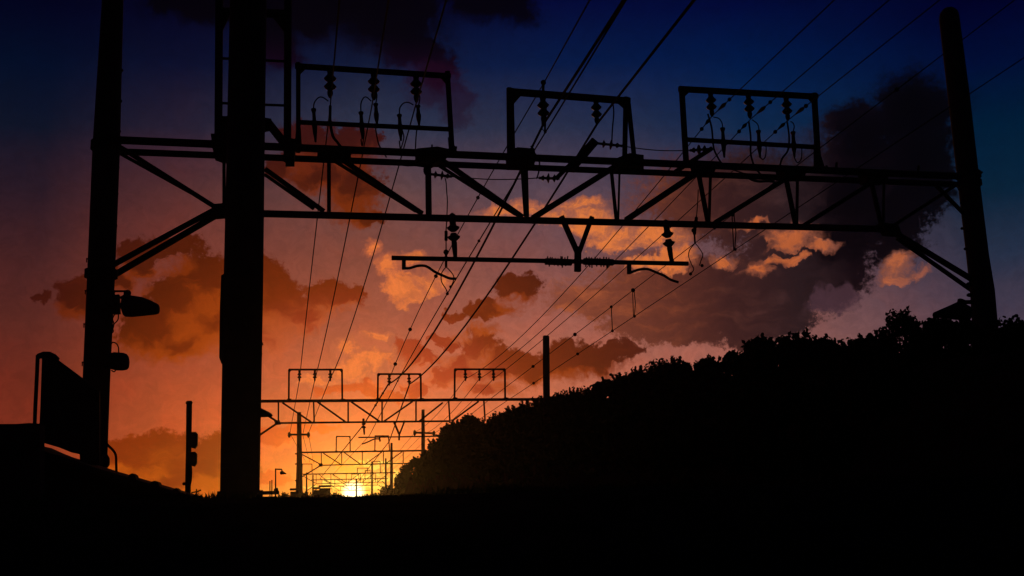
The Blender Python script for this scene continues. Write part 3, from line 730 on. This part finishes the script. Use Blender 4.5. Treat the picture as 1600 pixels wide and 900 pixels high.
tag(obj('ground_cable', MB().tube([at(a, b, DS + .9, .4) for a, b in smoothpts([(164, 690), (170, 697), (177, 704), (181, 712), (181.5, 725), (182, 742)], 6)], .018, 6), 'wire', origin=at(182, 740, DS + .9)),
    'thin bent cable arching from the round post down to the shed roof', 'cable')
tag(obj('meter_box', lampshell([(160, 712, 732), (164, 709, 733), (168, 710, 731), (171, 715, 727)], D1 - .2, .3, .9), 'lampm', origin=at(165, 720, D1)), 'rounded box low on the round post just above the shed roof', 'box')

# ------------------------------------------------------------------ distant huts
def hut(x0, x1, yt, d, label, gable=0):
    p = at((x0 + x1) / 2, yt, d); gz = ground_z(p.x, p.y)
    r = thing('hut', Vector((p.x, p.y, gz)), label, 'hut', 'huts by the track')
    a = at(x0, yt, d); b = at(x1, yt, d); w = (b - a).length; h = p.z - gz
    mb = MB(); c = Vector((p.x, p.y + 1.5, gz + h / 2 - .2))
    mb.bar(c - Zv * (h / 2 + .2), c + Zv * (h / 2), w * .94, 3.0, ch=.01); obj('wall', mb, 'wall', r, smooth=False)
    obj('roof', MB().bar(Vector((p.x, p.y + 1.5, gz + h - .06)), Vector((p.x, p.y + 1.5, gz + h + .14)), w * 1.06, 3.4, ch=.01), 'tile', r, smooth=False)
    return r
hut(498, 516, 760, 130, 'flat-roofed hut on the skyline just before the setting sun')
hut(452, 466, 765, 120, 'lower flat-roofed hut against the foot of the thin crossarm post')
hut(489, 499, 763, 128, 'tiny flat-roofed hut adjoining the hut before the sun')
hut(385, 432, 771, 70, 'long low hut behind the thickest mast and street lamp')

# ------------------------------------------------------------------ shrubs
def leaf_cloud(seed, n, rx, ry, rz, ls):
    rnd = random.Random(seed); mb = MB(); vs = []; fs = []
    lobes = []
    for i in range(11):
        a = rnd.uniform(0, 6.283); el = rnd.uniform(-.1, 1.0); rr = rnd.uniform(.35, .72)
        c = Vector((math.cos(a) * rr * math.cos(el), math.sin(a) * rr * math.cos(el), .15 + rr * math.sin(el)))
        lobes.append((c, rnd.uniform(.26, .46)))
    lobes.append((Vector((0, 0, 0)), .72))
    sprigs = []
    for i in range(22):
        a = rnd.uniform(0, 6.283); e = rnd.uniform(.15, 1.5)
        d = Vector((math.cos(a) * math.cos(e), math.sin(a) * math.cos(e), math.sin(e)))
        sprigs.append((d, rnd.uniform(.85, 1.25)))
    def leaf(c, nrm, s):
        t = nrm.orthogonal().normalized(); t.rotate(Matrix.Rotation(rnd.uniform(0, 6.28), 3, nrm)); b = nrm.cross(t)
        o = len(vs)
        k = rnd.uniform(.55, .8)
        for (u, v, w) in ((-1, 0, 0), (-.35, -k, .12), (.45, -k * .8, .1), (1.05, 0, -.15), (.45, k * .8, .1), (-.35, k, .12)):
            vs.append(c + t * u * s + b * v * s + nrm * w * s)
        fs.append((o, o + 1, o + 2, o + 3)); fs.append((o, o + 3, o + 4, o + 5))
    for i in range(n):
        c, r = lobes[rnd.randrange(len(lobes))]
        d = Vector((rnd.gauss(0, 1), rnd.gauss(0, 1), rnd.gauss(0, 1))).normalized()
        q = c + d * r * rnd.uniform(.55, 1.04) ** .6
        nn = (d + Vector((rnd.gauss(0, .6), rnd.gauss(0, .6), rnd.gauss(0, .6)))).normalized()
        leaf(Vector((q.x * rx, q.y * ry, q.z * rz)), nn, ls * rnd.uniform(.6, 1.25))
    for d, L in sprigs:
        for k in range(18):
            t = .60 + (L - .60) * k / 17
            q = d * t + Vector((rnd.gauss(0, .03), rnd.gauss(0, .03), rnd.gauss(0, .03)))
            nn = Vector((rnd.gauss(0, 1), rnd.gauss(0, 1), rnd.gauss(0, 1))).normalized()
            leaf(Vector((q.x * rx, q.y * ry, q.z * rz)), nn, ls * rnd.uniform(.7, 1.1))
    mb.add(vs, fs); return mb
def make_shrub(seed, n, ls, tall=1.0):
    r = thing('shrub', (0, 0, 0), '', 'shrub', 'shrubs on the bank')
    crown = leaf_cloud(seed, n, 1.0, 1.0, 1.0 * tall, ls); rnd = random.Random(seed + 99)
    for v in crown.v: v.z += .55
    stem = MB()
    for i in range(7):
        a = rnd.uniform(0, 6.283); e = rnd.uniform(.5, 1.4)
        d = Vector((math.cos(a) * math.cos(e), math.sin(a) * math.cos(e), math.sin(e) * tall))
        stem.tube([Vector((0, 0, -.6)), d * .35 + Vector((0, 0, .2)), d * .8 + Vector((0, 0, .5))], [.05, .03, .008], 5)
    obj('trunk', stem, 'bark', r)
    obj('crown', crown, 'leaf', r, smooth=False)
    # highest point of the crown
    r['top'] = max(v.z for v in crown.v)
    return r
kinds = [make_shrub(11, 1400, .10), make_shrub(23, 1400, .095), make_shrub(37, 1400, .105), make_shrub(51, 1200, .095, 1.4)]
used = [False] * len(kinds)
SHARED = 'dark leafy shrub in the unbroken dark mass covering the bank'
SPECIAL = {1408: 'tall pointed shrub standing clear of the hedge top before the tallest post', 1543: 'shrub wrapped around the foot of the tallest post', 1576: 'spiky shrub just past the tallest post at the edge of the hedge',
           1470: 'shrub with gaps of light under the drooping floodlight', 1052: 'rounded shrub top on the hedge between the lone pole and the far frame', 846: 'shrub hugging the foot of the lone concrete pole',
           624: 'lowest shrub at the end of the hedge beside the sun', 778: 'shrub hiding the end of the second gantry chord', 684: 'shrub at the foot of the thin crossarm post by the hedge', 1190: 'bushy double-headed shrub top below the far frame on the skyline'}
def put(x, y, z_top, R_, k, label):
    src = kinds[k]
    if used[k]: o = dup(src)
    else: o = src; used[k] = True
    s = R_
    o.scale = (s, s, s); o.rotation_euler = (0, 0, random.uniform(0, 6.28))
    o.location = (x, y, z_top - src['top'] * s)
    o['label'] = label
    return o
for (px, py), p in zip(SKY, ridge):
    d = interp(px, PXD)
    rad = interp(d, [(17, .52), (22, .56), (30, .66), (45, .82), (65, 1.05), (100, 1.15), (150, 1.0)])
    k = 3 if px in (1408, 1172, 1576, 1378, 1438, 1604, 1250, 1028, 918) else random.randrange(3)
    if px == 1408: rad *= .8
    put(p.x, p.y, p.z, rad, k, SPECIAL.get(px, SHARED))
# fill rows: between the skyline shrubs and lower down the face of the bank
for i in range(len(ridge) - 1):
    p = (ridge[i] + ridge[i + 1]) / 2; d = p.y; ks = min(1.0, 38.0 / d)
    rad = interp(d, [(17, .85), (22, .95), (30, 1.1), (45, 1.3), (65, 1.5), (100, 1.5), (150, 1.2)])
    put(p.x + .3, p.y, min(ridge[i].z, ridge[i + 1].z) - .42 - .007 * d, rad, random.randrange(3), SHARED)
    for drop, dx in ((1.15, -1.0), (2.4, -2.1)):
        x = p.x + dx * ks + random.uniform(-.3, .3); y = p.y + random.uniform(-.6, .6); zt = p.z - drop
        if d > 110 and drop > 2: continue
        if zt > ground_z(x, y) + .3: put(x, y, zt, rad * .95, random.randrange(3), SHARED)
wd = MB(); wr = random.Random(5); vs = []; fs = []
for i in range(5200):
    x = wr.uniform(-7.5, 11.5); y = wr.gauss(14.6, 1.3)
    dens = noise.noise(Vector((x * .55, y * .3, 3)))
    if dens < -.12 or y < 11.5: continue
    h = (.05 + .16 * max(0, dens + .15)) * wr.uniform(.5, 1.5) * (.45 if -1.2 < x < 1.0 else 1.0)
    z = ground_z(x, y) - .02; a = wr.uniform(0, 6.283); b = wr.uniform(.1, .7) * h; w_ = wr.uniform(.006, .016)
    p = Vector((x, y, z)); t = Vector((math.cos(a), math.sin(a), 0)); n_ = Vector((-t.y, t.x, 0)) * w_
    o_ = len(vs); m_ = p + t * b * .35 + Zv * h * .6
    vs += [p - n_, p + n_, m_ + n_ * .8, m_ - n_ * .8, p + t * b + Zv * h]
    fs += [(o_, o_ + 1, o_ + 2, o_ + 3), (o_ + 3, o_ + 2, o_ + 4)]
wd.add(vs, fs)
tag(obj('weeds', wd, 'leaf', smooth=False), 'low weeds and grass along the dark crest below the sun', 'weeds', kind='stuff')
# small distant shrubs along the skyline by the sun
TINY = [(612, 763, 200), (604, 756, 190), (596, 767, 220), (634, 764, 128), (585, 769, 240), (575, 771, 260), (532, 771, 240), (524, 768, 200), (480, 767, 150), (472, 768, 140), (444, 768, 110), (540, 773, 300), (568, 772, 300), (616, 768, 160)]
for i, (px, py, d) in enumerate(TINY):
    p = at(px, py, d)
    o = put(p.x, p.y, p.z, .0075 * d * random.uniform(.85, 1.2), i % 3, 'tiny rounded shrub on the far skyline near the sun'); o['group'] = 'far shrubs by the sun'
for k in kinds:
    if 'top' in k: pass
for o in list(C.objects):
    if 'top' in o: del o['top']

# ------------------------------------------------------------------ sky
def azel(px, py):
    v = wdir(px, py); return math.degrees(math.atan2(v.x, v.y)), math.degrees(math.asin(v.z))
world = bpy.data.worlds.new('World'); scn.world = world; world.use_nodes = True
nt = world.node_tree; nt.nodes.clear(); L = nt.links.new
def nd(t, **kw):
    n = nt.nodes.new(t)
    for k, v in kw.items(): setattr(n, k, v)
    return n
def setin(sock, v):
    if hasattr(v, 'links') or isinstance(v, bpy.types.NodeSocket): L(v, sock)
    else: sock.default_value = v
def math_(op, a, b=None, c=None, clamp=False):
    n = nd('ShaderNodeMath', operation=op, use_clamp=clamp); setin(n.inputs[0], a)
    if b is not None: setin(n.inputs[1], b)
    if c is not None: setin(n.inputs[2], c)
    return n.outputs[0]
def mapr(v, a, b, c=0.0, d=1.0, smooth=True):
    n = nd('ShaderNodeMapRange', interpolation_type='SMOOTHSTEP' if smooth else 'LINEAR'); setin(n.inputs['Value'], v)
    n.inputs['From Min'].default_value = a; n.inputs['From Max'].default_value = b; n.inputs['To Min'].default_value = c; n.inputs['To Max'].default_value = d
    return n.outputs['Result']
def mix(fac, a, b, mode='MIX'):
    n = nd('ShaderNodeMix', data_type='RGBA', blend_type=mode); setin(n.inputs[0], fac); setin(n.inputs[6], a); setin(n.inputs[7], b); return n.outputs[2]
def ramp(fac, stops, interp_='LINEAR'):
    n = nd('ShaderNodeValToRGB'); cr = n.color_ramp; cr.interpolation = interp_; setin(n.inputs['Fac'], fac)
    while len(cr.elements) < len(stops): cr.elements.new(0.5)
    for e, (p, c) in zip(cr.elements, sorted(stops, key=lambda q: q[0])): e.position = p; e.color = lin(c) if len(c) == 3 else c
    return n.outputs['Color']
tc = nd('ShaderNodeTexCoord'); G_ = tc.outputs['Generated']
sp = nd('ShaderNodeSeparateXYZ'); L(G_, sp.inputs[0])
deg = 180 / math.pi
AZ = math_('MULTIPLY', math_('ARCTAN2', sp.outputs[0], sp.outputs[1]), deg)
EL = math_('MULTIPLY', math_('ARCSINE', sp.outputs[2]), deg)
cb = nd('ShaderNodeCombineXYZ'); L(AZ, cb.inputs[0]); L(EL, cb.inputs[1]); UV = cb.outputs[0]
def noise_(vec, scale, detail=4, rough=.55, col=False):
    n = nd('ShaderNodeTexNoise'); n.inputs['Scale'].default_value = scale; n.inputs['Detail'].default_value = detail; n.inputs['Roughness'].default_value = rough
    L(vec, n.inputs['Vector']); return n.outputs['Color'] if col else n.outputs['Fac']
def vmath(op, a, b=None, c=None):
    n = nd('ShaderNodeVectorMath', operation=op); setin(n.inputs[0], a)
    if b is not None: setin(n.inputs[1], b)
    if c is not None: setin(n.inputs[2], c)
    return n.outputs['Value'] if op in ('LENGTH', 'DOT_PRODUCT', 'DISTANCE') else n.outputs['Vector']
def warp(vec, scale, amt, detail=3):
    c = vmath('SUBTRACT', noise_(vec, scale, detail, .6, True), (.5, .5, .5)); return vmath('MULTIPLY_ADD', c, (amt, amt, 0), vec)
W1 = warp(UV, .45, 2.2, 3)           # broad billows
W2 = warp(W1, 2.2, .8, 4)            # ragged edges
# clear sky: colour columns by elevation, blended by azimuth
YS = [0, 100, 200, 300, 400, 500, 600, 700, 775]
COLS = {
    60: [(1, 3, 30), (1, 13, 40), (10, 19, 40), (38, 24, 37), (62, 31, 35), (84, 37, 33), (102, 38, 28), (116, 42, 28), (126, 48, 28)],
    280: [(2, 3, 32), (8, 14, 44), (34, 29, 50), (82, 44, 47), (114, 54, 47), (132, 60, 47), (160, 70, 42), (182, 80, 42), (190, 88, 34)],
    580: [(3, 4, 30), (12, 24, 55), (42, 50, 74), (94, 66, 68), (126, 70, 60), (158, 82, 62), (198, 100, 66), (238, 120, 60), (250, 165, 62)],
    880: [(2, 8, 56), (5, 26, 70), (38, 46, 74), (84, 68, 84), (116, 76, 78), (150, 90, 80), (178, 102, 78), (214, 112, 68), (235, 130, 58)],
    1180: [(1, 8, 56), (0, 26, 74), (12, 40, 76), (58, 50, 68), (98, 72, 80), (130, 86, 82), (150, 97, 88), (160, 96, 80), (165, 92, 66)],
    1540: [(1, 2, 40), (0, 13, 54), (0, 28, 56), (6, 34, 58), (34, 46, 70), (66, 58, 76), (84, 64, 76), (100, 70, 72), (110, 75, 68)]}
EMIN, EMAX = -2.0, 32.0
prev = None; paz = None
for x in sorted(COLS):
    st = []
    for y, c in zip(YS, COLS[x]):
        e = azel(x, y)[1]; st.append(((e - EMIN) / (EMAX - EMIN), c))
    st.append((1.0, (1, 2, 18)))
    r_ = ramp(mapr(EL, EMIN, EMAX, smooth=False), st)
    a = azel(x, 400)[0]
    if prev is None: prev = r_
    else: prev = mix(mapr(AZ, paz, a, smooth=False), prev, r_)
    paz = a
sky = prev
mott = noise_(W1, .35, 4)
sky = mix(math_('MULTIPLY', mapr(mott, .42, .66), .30), sky, mix(1.0, sky, (1.35, 1.0, .85, 1), 'MULTIPLY'))
blot = noise_(W2, .9, 6, .7)
sky = mix(mapr(blot, .36, .64), mix(1.0, sky, (.93, .93, .96, 1), 'MULTIPLY'), mix(1.0, sky, (1.05, 1.03, 1.02, 1), 'MULTIPLY'))
SUN = wdir(552, 770); sun_az, sun_el = azel(552, 770)
ANG = math_('MULTIPLY', math_('ARCCOSINE', math_('MINIMUM', vmath('DOT_PRODUCT', G_, tuple(SUN)), 1.0)), deg)
# glow of the low sun in the air
def glow(base, amt, sig, col):
    e = math_('MULTIPLY', math_('EXPONENT', math_('MULTIPLY', ANG, -1.0 / sig)), amt)
    return mix(1.0, base, mix(e, (0, 0, 0, 1), col), 'ADD')
def field(blobs, vec, k=.25):
    out = None
    for (x, y, rx, ry) in blobs:
        a, e = azel(x, y); a1, e1 = azel(x + rx, y); a2, e2 = azel(x, y - ry)
        sx = 1 / max(.05, abs(a1 - a)); sy = 1 / max(.05, abs(e2 - e))
        v = vmath('MULTIPLY_ADD', vec, (sx, sy, 0), (-a * sx, -e * sy, 0)); l = vmath('LENGTH', v)
        out = l if out is None else math_('SMOOTH_MIN', out, l, k)
    return math_('SUBTRACT', 1.0, out)
edge = math_('SUBTRACT', noise_(UV, 1.0, 7, .66), .5)
fine = math_('SUBTRACT', noise_(UV, 4.0, 5, .75), .5)
streak = noise_(vmath('MULTIPLY', W1, (.55, 1.6, 0)), .8, 5, .6)
UP = vmath('ADD', W2, (0, 1.1, 0))
def cloud(blobs, hard=.08, soft=.7, e=.6, f=.3, off=0.0, flip=False, k=.25, tw=.55):
    """returns (mask, field, t): t runs 0 at the upper rim to 1 at the under side; one rim crisp, the other dissolving"""
    base = field(blobs, W2, k); upf = field(blobs, UP, k)
    t = mapr(math_('SUBTRACT', upf, base), -tw, tw)
    fl = math_('ADD', base, math_('MULTIPLY', edge, e)); fl = math_('ADD', fl, math_('MULTIPLY', fine, f))
    mh = mapr(fl, off, off + hard); ms_ = mapr(fl, off - .34, off + soft * .42)
    q = math_('SUBTRACT', 1.0, t) if flip else t
    q = mapr(math_('ADD', q, math_('MULTIPLY', edge, .5)), .30, .75)
    m = math_('ADD', math_('MULTIPLY', mh, math_('SUBTRACT', 1.0, q)), math_('MULTIPLY', ms_, q))
    return m, fl, t
# --- dark layer at the top of the picture
top_b = [(325, 4, 110, 36), (480, 8, 120, 50), (610, 22, 95, 66), (650, 82, 64, 34), (690, 115, 34, 30), (765, 6, 85, 38), (420, 60, 50, 50), (440, 85, 40, 25)]
mt, ft, tt = cloud(top_b, .35, .9, .6, .3)
topcol = mix(mapr(EL, azel(600, 140)[1], azel(600, 50)[1]), lin((20, 3, 24)), lin((2, 1, 7)))
sky = mix(math_('MULTIPLY', mt, .95), sky, topcol)
mt2, _, _ = cloud([(680, 130, 60, 40), (715, 160, 34, 44)], .5, .9, .8, .5)
sky = mix(math_('MULTIPLY', mt2, .6), sky, lin((30, 6, 28)))
# --- red-brown clouds
red_b = [(250, 505, 60, 42), (330, 455, 80, 62), (400, 440, 55, 50), (430, 480, 60, 50), (380, 500, 80, 45), (310, 425, 50, 28), (515, 464, 50, 28), (555, 462, 20, 22), (470, 495, 40, 25),
         (275, 385, 54, 20), (215, 398, 34, 22), (220, 420, 28, 14), (122, 458, 40, 24), (62, 466, 18, 12), (135, 480, 44, 24), (170, 440, 40, 28),
         (475, 225, 40, 36), (545, 225, 58, 38), (555, 290, 50, 58), (575, 345, 34, 16), (500, 270, 60, 32), (440, 262, 28, 22),
         (808, 446, 44, 24), (765, 482, 44, 16), (715, 490, 24, 8), (748, 535, 42, 30), (720, 575, 44, 30), (790, 570, 56, 26),
         (640, 545, 30, 26), (602, 560, 20, 10), (670, 560, 14, 14), (905, 562, 86, 28), (958, 552, 46, 18), (850, 580, 56, 22),
         (340, 500, 110, 52), (245, 515, 70, 42), (290, 530, 60, 28), (400, 520, 70, 36), (295, 470, 70, 50), (420, 470, 60, 60), (700, 590, 30, 18), (760, 610, 40, 14), (690, 530, 22, 12),
         (572, 600, 28, 16), (530, 607, 44, 12), (610, 618, 36, 10), (650, 602, 24, 12),
         (420, 686, 70, 18), (480, 668, 56, 8), (425, 745, 40, 16), (545, 730, 50, 7), (500, 722, 26, 9)]
mr, fr_, tr = cloud(red_b, .24, 1.0, .60, .7)
near = mapr(ANG, 1.5, 19, smooth=False)
redcol = ramp(near, [(0, (250, 140, 36)), (.12, (232, 96, 30)), (.28, (178, 60, 32)), (.42, (148, 46, 26)), (.55, (108, 31, 3)), (.75, (78, 21, 2)), (1.0, (54, 12, 10))])
redlit = ramp(near, [(0, (255, 180, 60)), (.12, (248, 124, 44)), (.28, (212, 94, 50)), (.42, (172, 76, 44)), (.55, (150, 58, 8)), (.75, (116, 40, 4)), (1.0, (88, 28, 14))])
lit = mapr(math_('ADD', math_('MULTIPLY', tr, .55), math_('MULTIPLY', streak, .9)), .50, .95)
redc = mix(lit, redcol, redlit)
sky = mix(math_('MULTIPLY', mr, .95), sky, redc)
low_b = [(225, 716, 100, 46), (330, 722, 80, 54), (185, 700, 60, 28), (265, 750, 130, 40), (355, 700, 50, 36)]
ml, fl_, tl = cloud(low_b, .24, 1.2, .6, .7)
lw = mapr(math_('ADD', math_('MULTIPLY', tl, .4), math_('MULTIPLY', streak, .9)), .42, .86)
sky = mix(math_('MULTIPLY', ml, .96), sky, mix(lw, lin((120, 34, 2)), lin((176, 78, 8))))
# --- big dark violet cloud
dk_b = [(1290, 430, 60, 56), (1210, 490, 70, 44), (1425, 170, 70, 50), (1340, 190, 56, 28), (1440, 250, 56, 90), (1350, 290, 92, 100), (1390, 345, 74, 66), (1260, 350, 120, 104), (1240, 430, 116, 62), (1150, 465, 140, 62), (1060, 455, 140, 54),
        (950, 470, 84, 30), (1150, 310, 140, 70), (1020, 510, 90, 28), (1170, 515, 64, 28), (1080, 522, 64, 22), (900, 478, 40, 14)]
mdh, fd, td = cloud(dk_b, .34, .9, .66, .8, -.16, True)
md = mdh
dkx = mapr(AZ, azel(890, 420)[0], azel(1440, 300)[0], smooth=False)
dkcol = ramp(dkx, [(0, (124, 64, 48)), (.25, (92, 46, 37)), (.45, (54, 28, 29)), (.65, (34, 22, 27)), (.80, (10, 4, 10)), (1.0, (2, 2, 6))])
dkl = ramp(dkx, [(0, (176, 92, 56)), (.25, (132, 66, 42)), (.45, (80, 44, 38)), (.65, (58, 38, 42)), (.80, (24, 13, 20)), (1.0, (7, 5, 13))])
dkc = mix(math_('MULTIPLY', mapr(math_('ADD', streak, math_('MULTIPLY', edge, .35)), .42, .82), .8), dkcol, dkl)
dkc = mix(math_('MULTIPLY', mapr(EL, azel(1300, 300)[1], azel(1300, 140)[1]), .6), dkc, lin((3, 3, 9)))
sky = mix(math_('MULTIPLY', md, .985), sky, dkc)
mb_, _, _ = cloud([(1420, 170, 66, 46), (1350, 215, 60, 44), (1430, 260, 46, 70), (1340, 300, 70, 70), (1390, 340, 60, 54), (1310, 375, 60, 40)], .7, 1.4, .8, .7)
sky = mix(math_('MULTIPLY', mb_, .85), sky, lin((2, 2, 7)))
mp_, _, _ = cloud([(1300, 472, 38, 18), (1325, 464, 16, 16)], .3, .9, .7, .4, flip=True)
sky = mix(math_('MULTIPLY', mp_, .8), sky, lin((70, 47, 58)))
# --- bright orange clouds
or_b = [(632, 455, 36, 28), (668, 442, 34, 22), (612, 424, 24, 20), (584, 394, 16, 12), (696, 432, 18, 16), (640, 408, 26, 12),
        (545, 572, 58, 24), (590, 562, 44, 20), (500, 590, 44, 14), (585, 530, 28, 9), (545, 545, 26, 12),
        (785, 332, 40, 14), (850, 340, 60, 14), (925, 350, 42, 28), (965, 372, 60, 26), (1030, 372, 54, 24), (1060, 402, 34, 18), (905, 322, 44, 12), (1010, 412, 44, 11),
        (1138, 408, 24, 8), (1188, 424, 22, 10), (1238, 374, 44, 22), (1280, 389, 32, 8), (1226, 410, 40, 11), (1180, 352, 36, 6),
        (1400, 410, 24, 18), (1396, 432, 28, 13), (1434, 424, 24, 8)]
mo, fo, to = cloud(or_b, .22, 1.0, .52, .42, .0, True)
orx = mapr(AZ, azel(560, 400)[0], azel(1400, 400)[0], smooth=False)
orc = ramp(orx, [(0, (224, 116, 60)), (.3, (222, 122, 62)), (.55, (222, 120, 62)), (.75, (184, 94, 52)), (1.0, (172, 94, 62))])
ord_ = ramp(orx, [(0, (180, 92, 62)), (.3, (180, 100, 72)), (.55, (160, 92, 70)), (.75, (132, 72, 54)), (1.0, (128, 76, 64))])
oc = mix(mapr(math_('ADD', math_('ADD', fo, math_('MULTIPLY', edge, .9)), math_('MULTIPLY', to, .3)), .22, .78), ord_, orc)
fade_o = mapr(streak, .32, .52, .5, .97)
sky = mix(math_('MULTIPLY', mo, fade_o), sky, oc)
sky = mix(1.0, sky, mix(mapr(EL, 3, 17), (1.13, 1.06, 1.0, 1), (1.0, 1.0, .95, 1)), 'MULTIPLY')
grain = noise_(vmath('MULTIPLY', W2, (1.0, 1.25, 0)), 1.9, 7, .72)
sky = mix(mapr(grain, .34, .66), mix(1.0, sky, (.91, .90, .90, 1), 'MULTIPLY'), mix(1.0, sky, (1.07, 1.06, 1.06, 1), 'MULTIPLY'))
# bright streaks low by the sun
ms, _, _ = cloud([(600, 742, 60, 5), (560, 760, 60, 7), (645, 752, 40, 6), (520, 754, 60, 4), (590, 728, 40, 4)], .4, .9, .5, .2)
sky = mix(math_('MULTIPLY', ms, .75), sky, lin((255, 214, 90)))
sky = glow(sky, .40, 3.8, (1.0, .38, .03, 1))
sky = glow(sky, .95, 1.15, (1.0, .58, .08, 1))
disc = mapr(ANG, .74, .26)
sky = mix(disc, sky, (3.0, 2.5, 1.3, 1))
# the eastern sky behind the photographer is already dark
back = mapr(math_('ABSOLUTE', AZ), 42, 95)
sky = mix(back, sky, (.0016, .0019, .0040, 1))
over = mapr(EL, 26, 50)
sky = mix(over, sky, (.0012, .0020, .0085, 1))
nish = nd('ShaderNodeTexSky', sky_type='NISHITA'); nish.sun_disc = False; nish.sun_elevation = R(max(.4, sun_el)); nish.sun_rotation = R(sun_az)
bg1 = nd('ShaderNodeBackground'); L(sky, bg1.inputs['Color']); bg1.inputs['Strength'].default_value = 1.0
bg2 = nd('ShaderNodeBackground'); L(nish.outputs['Color'], bg2.inputs['Color']); bg2.inputs['Strength'].default_value = 0.0002
ad = nd('ShaderNodeAddShader'); L(bg1.outputs[0], ad.inputs[0]); L(bg2.outputs[0], ad.inputs[1])
wo = nd('ShaderNodeOutputWorld'); L(ad.outputs[0], wo.inputs['Surface'])
world.cycles.sampling_method = 'MANUAL'; world.cycles.sample_map_resolution = 1024

# ------------------------------------------------------------------ air
hz = MB(); hx, hy0, hy1, hz0, hz1 = 300, -125, 430, -1.6, 24
hz.v = [Vector((x, y, z)) for z in (hz0, hz1) for y in (hy0, hy1) for x in (-hx, hx)]
hz.f = [(0, 1, 3, 2), (4, 6, 7, 5), (0, 4, 5, 1), (2, 3, 7, 6), (0, 2, 6, 4), (1, 5, 7, 3)]
hm = bpy.data.materials.new('haze'); hm.use_nodes = True; hm.node_tree.nodes.clear()
pv = hm.node_tree.nodes.new('ShaderNodeVolumePrincipled'); ho = hm.node_tree.nodes.new('ShaderNodeOutputMaterial')
pv.inputs['Color'].default_value = (.9, .88, .85, 1); pv.inputs['Density'].default_value = .00024; pv.inputs['Anisotropy'].default_value = .9
hm.node_tree.links.new(pv.outputs[0], ho.inputs['Volume'])
tag(obj('haze', hz, hm, smooth=False), None, None, kind='stuff')
# ------------------------------------------------------------------ sun lamp
sd = bpy.data.lights.new('sun', 'SUN'); sd.energy = 0.14; sd.angle = R(.5); sd.color = (1.0, .45, .09)
so = bpy.data.objects.new('sun', sd); C.objects.link(so)
so.rotation_euler = SUN.to_track_quat('Z', 'Y').to_euler(); so.location = (0, 60, 30)

scn.view_settings.view_transform = 'Standard'; scn.view_settings.look = 'None'
scn.view_settings.exposure = 0; scn.view_settings.gamma = 1; scn.view_settings.use_curve_mapping = False
scn.cycles.max_bounces = 5; scn.cycles.diffuse_bounces = 2; scn.cycles.glossy_bounces = 2; scn.cycles.use_denoising = True
print('sun az el', sun_az, sun_el, 'gantry height', at(600, 235, D1).z)
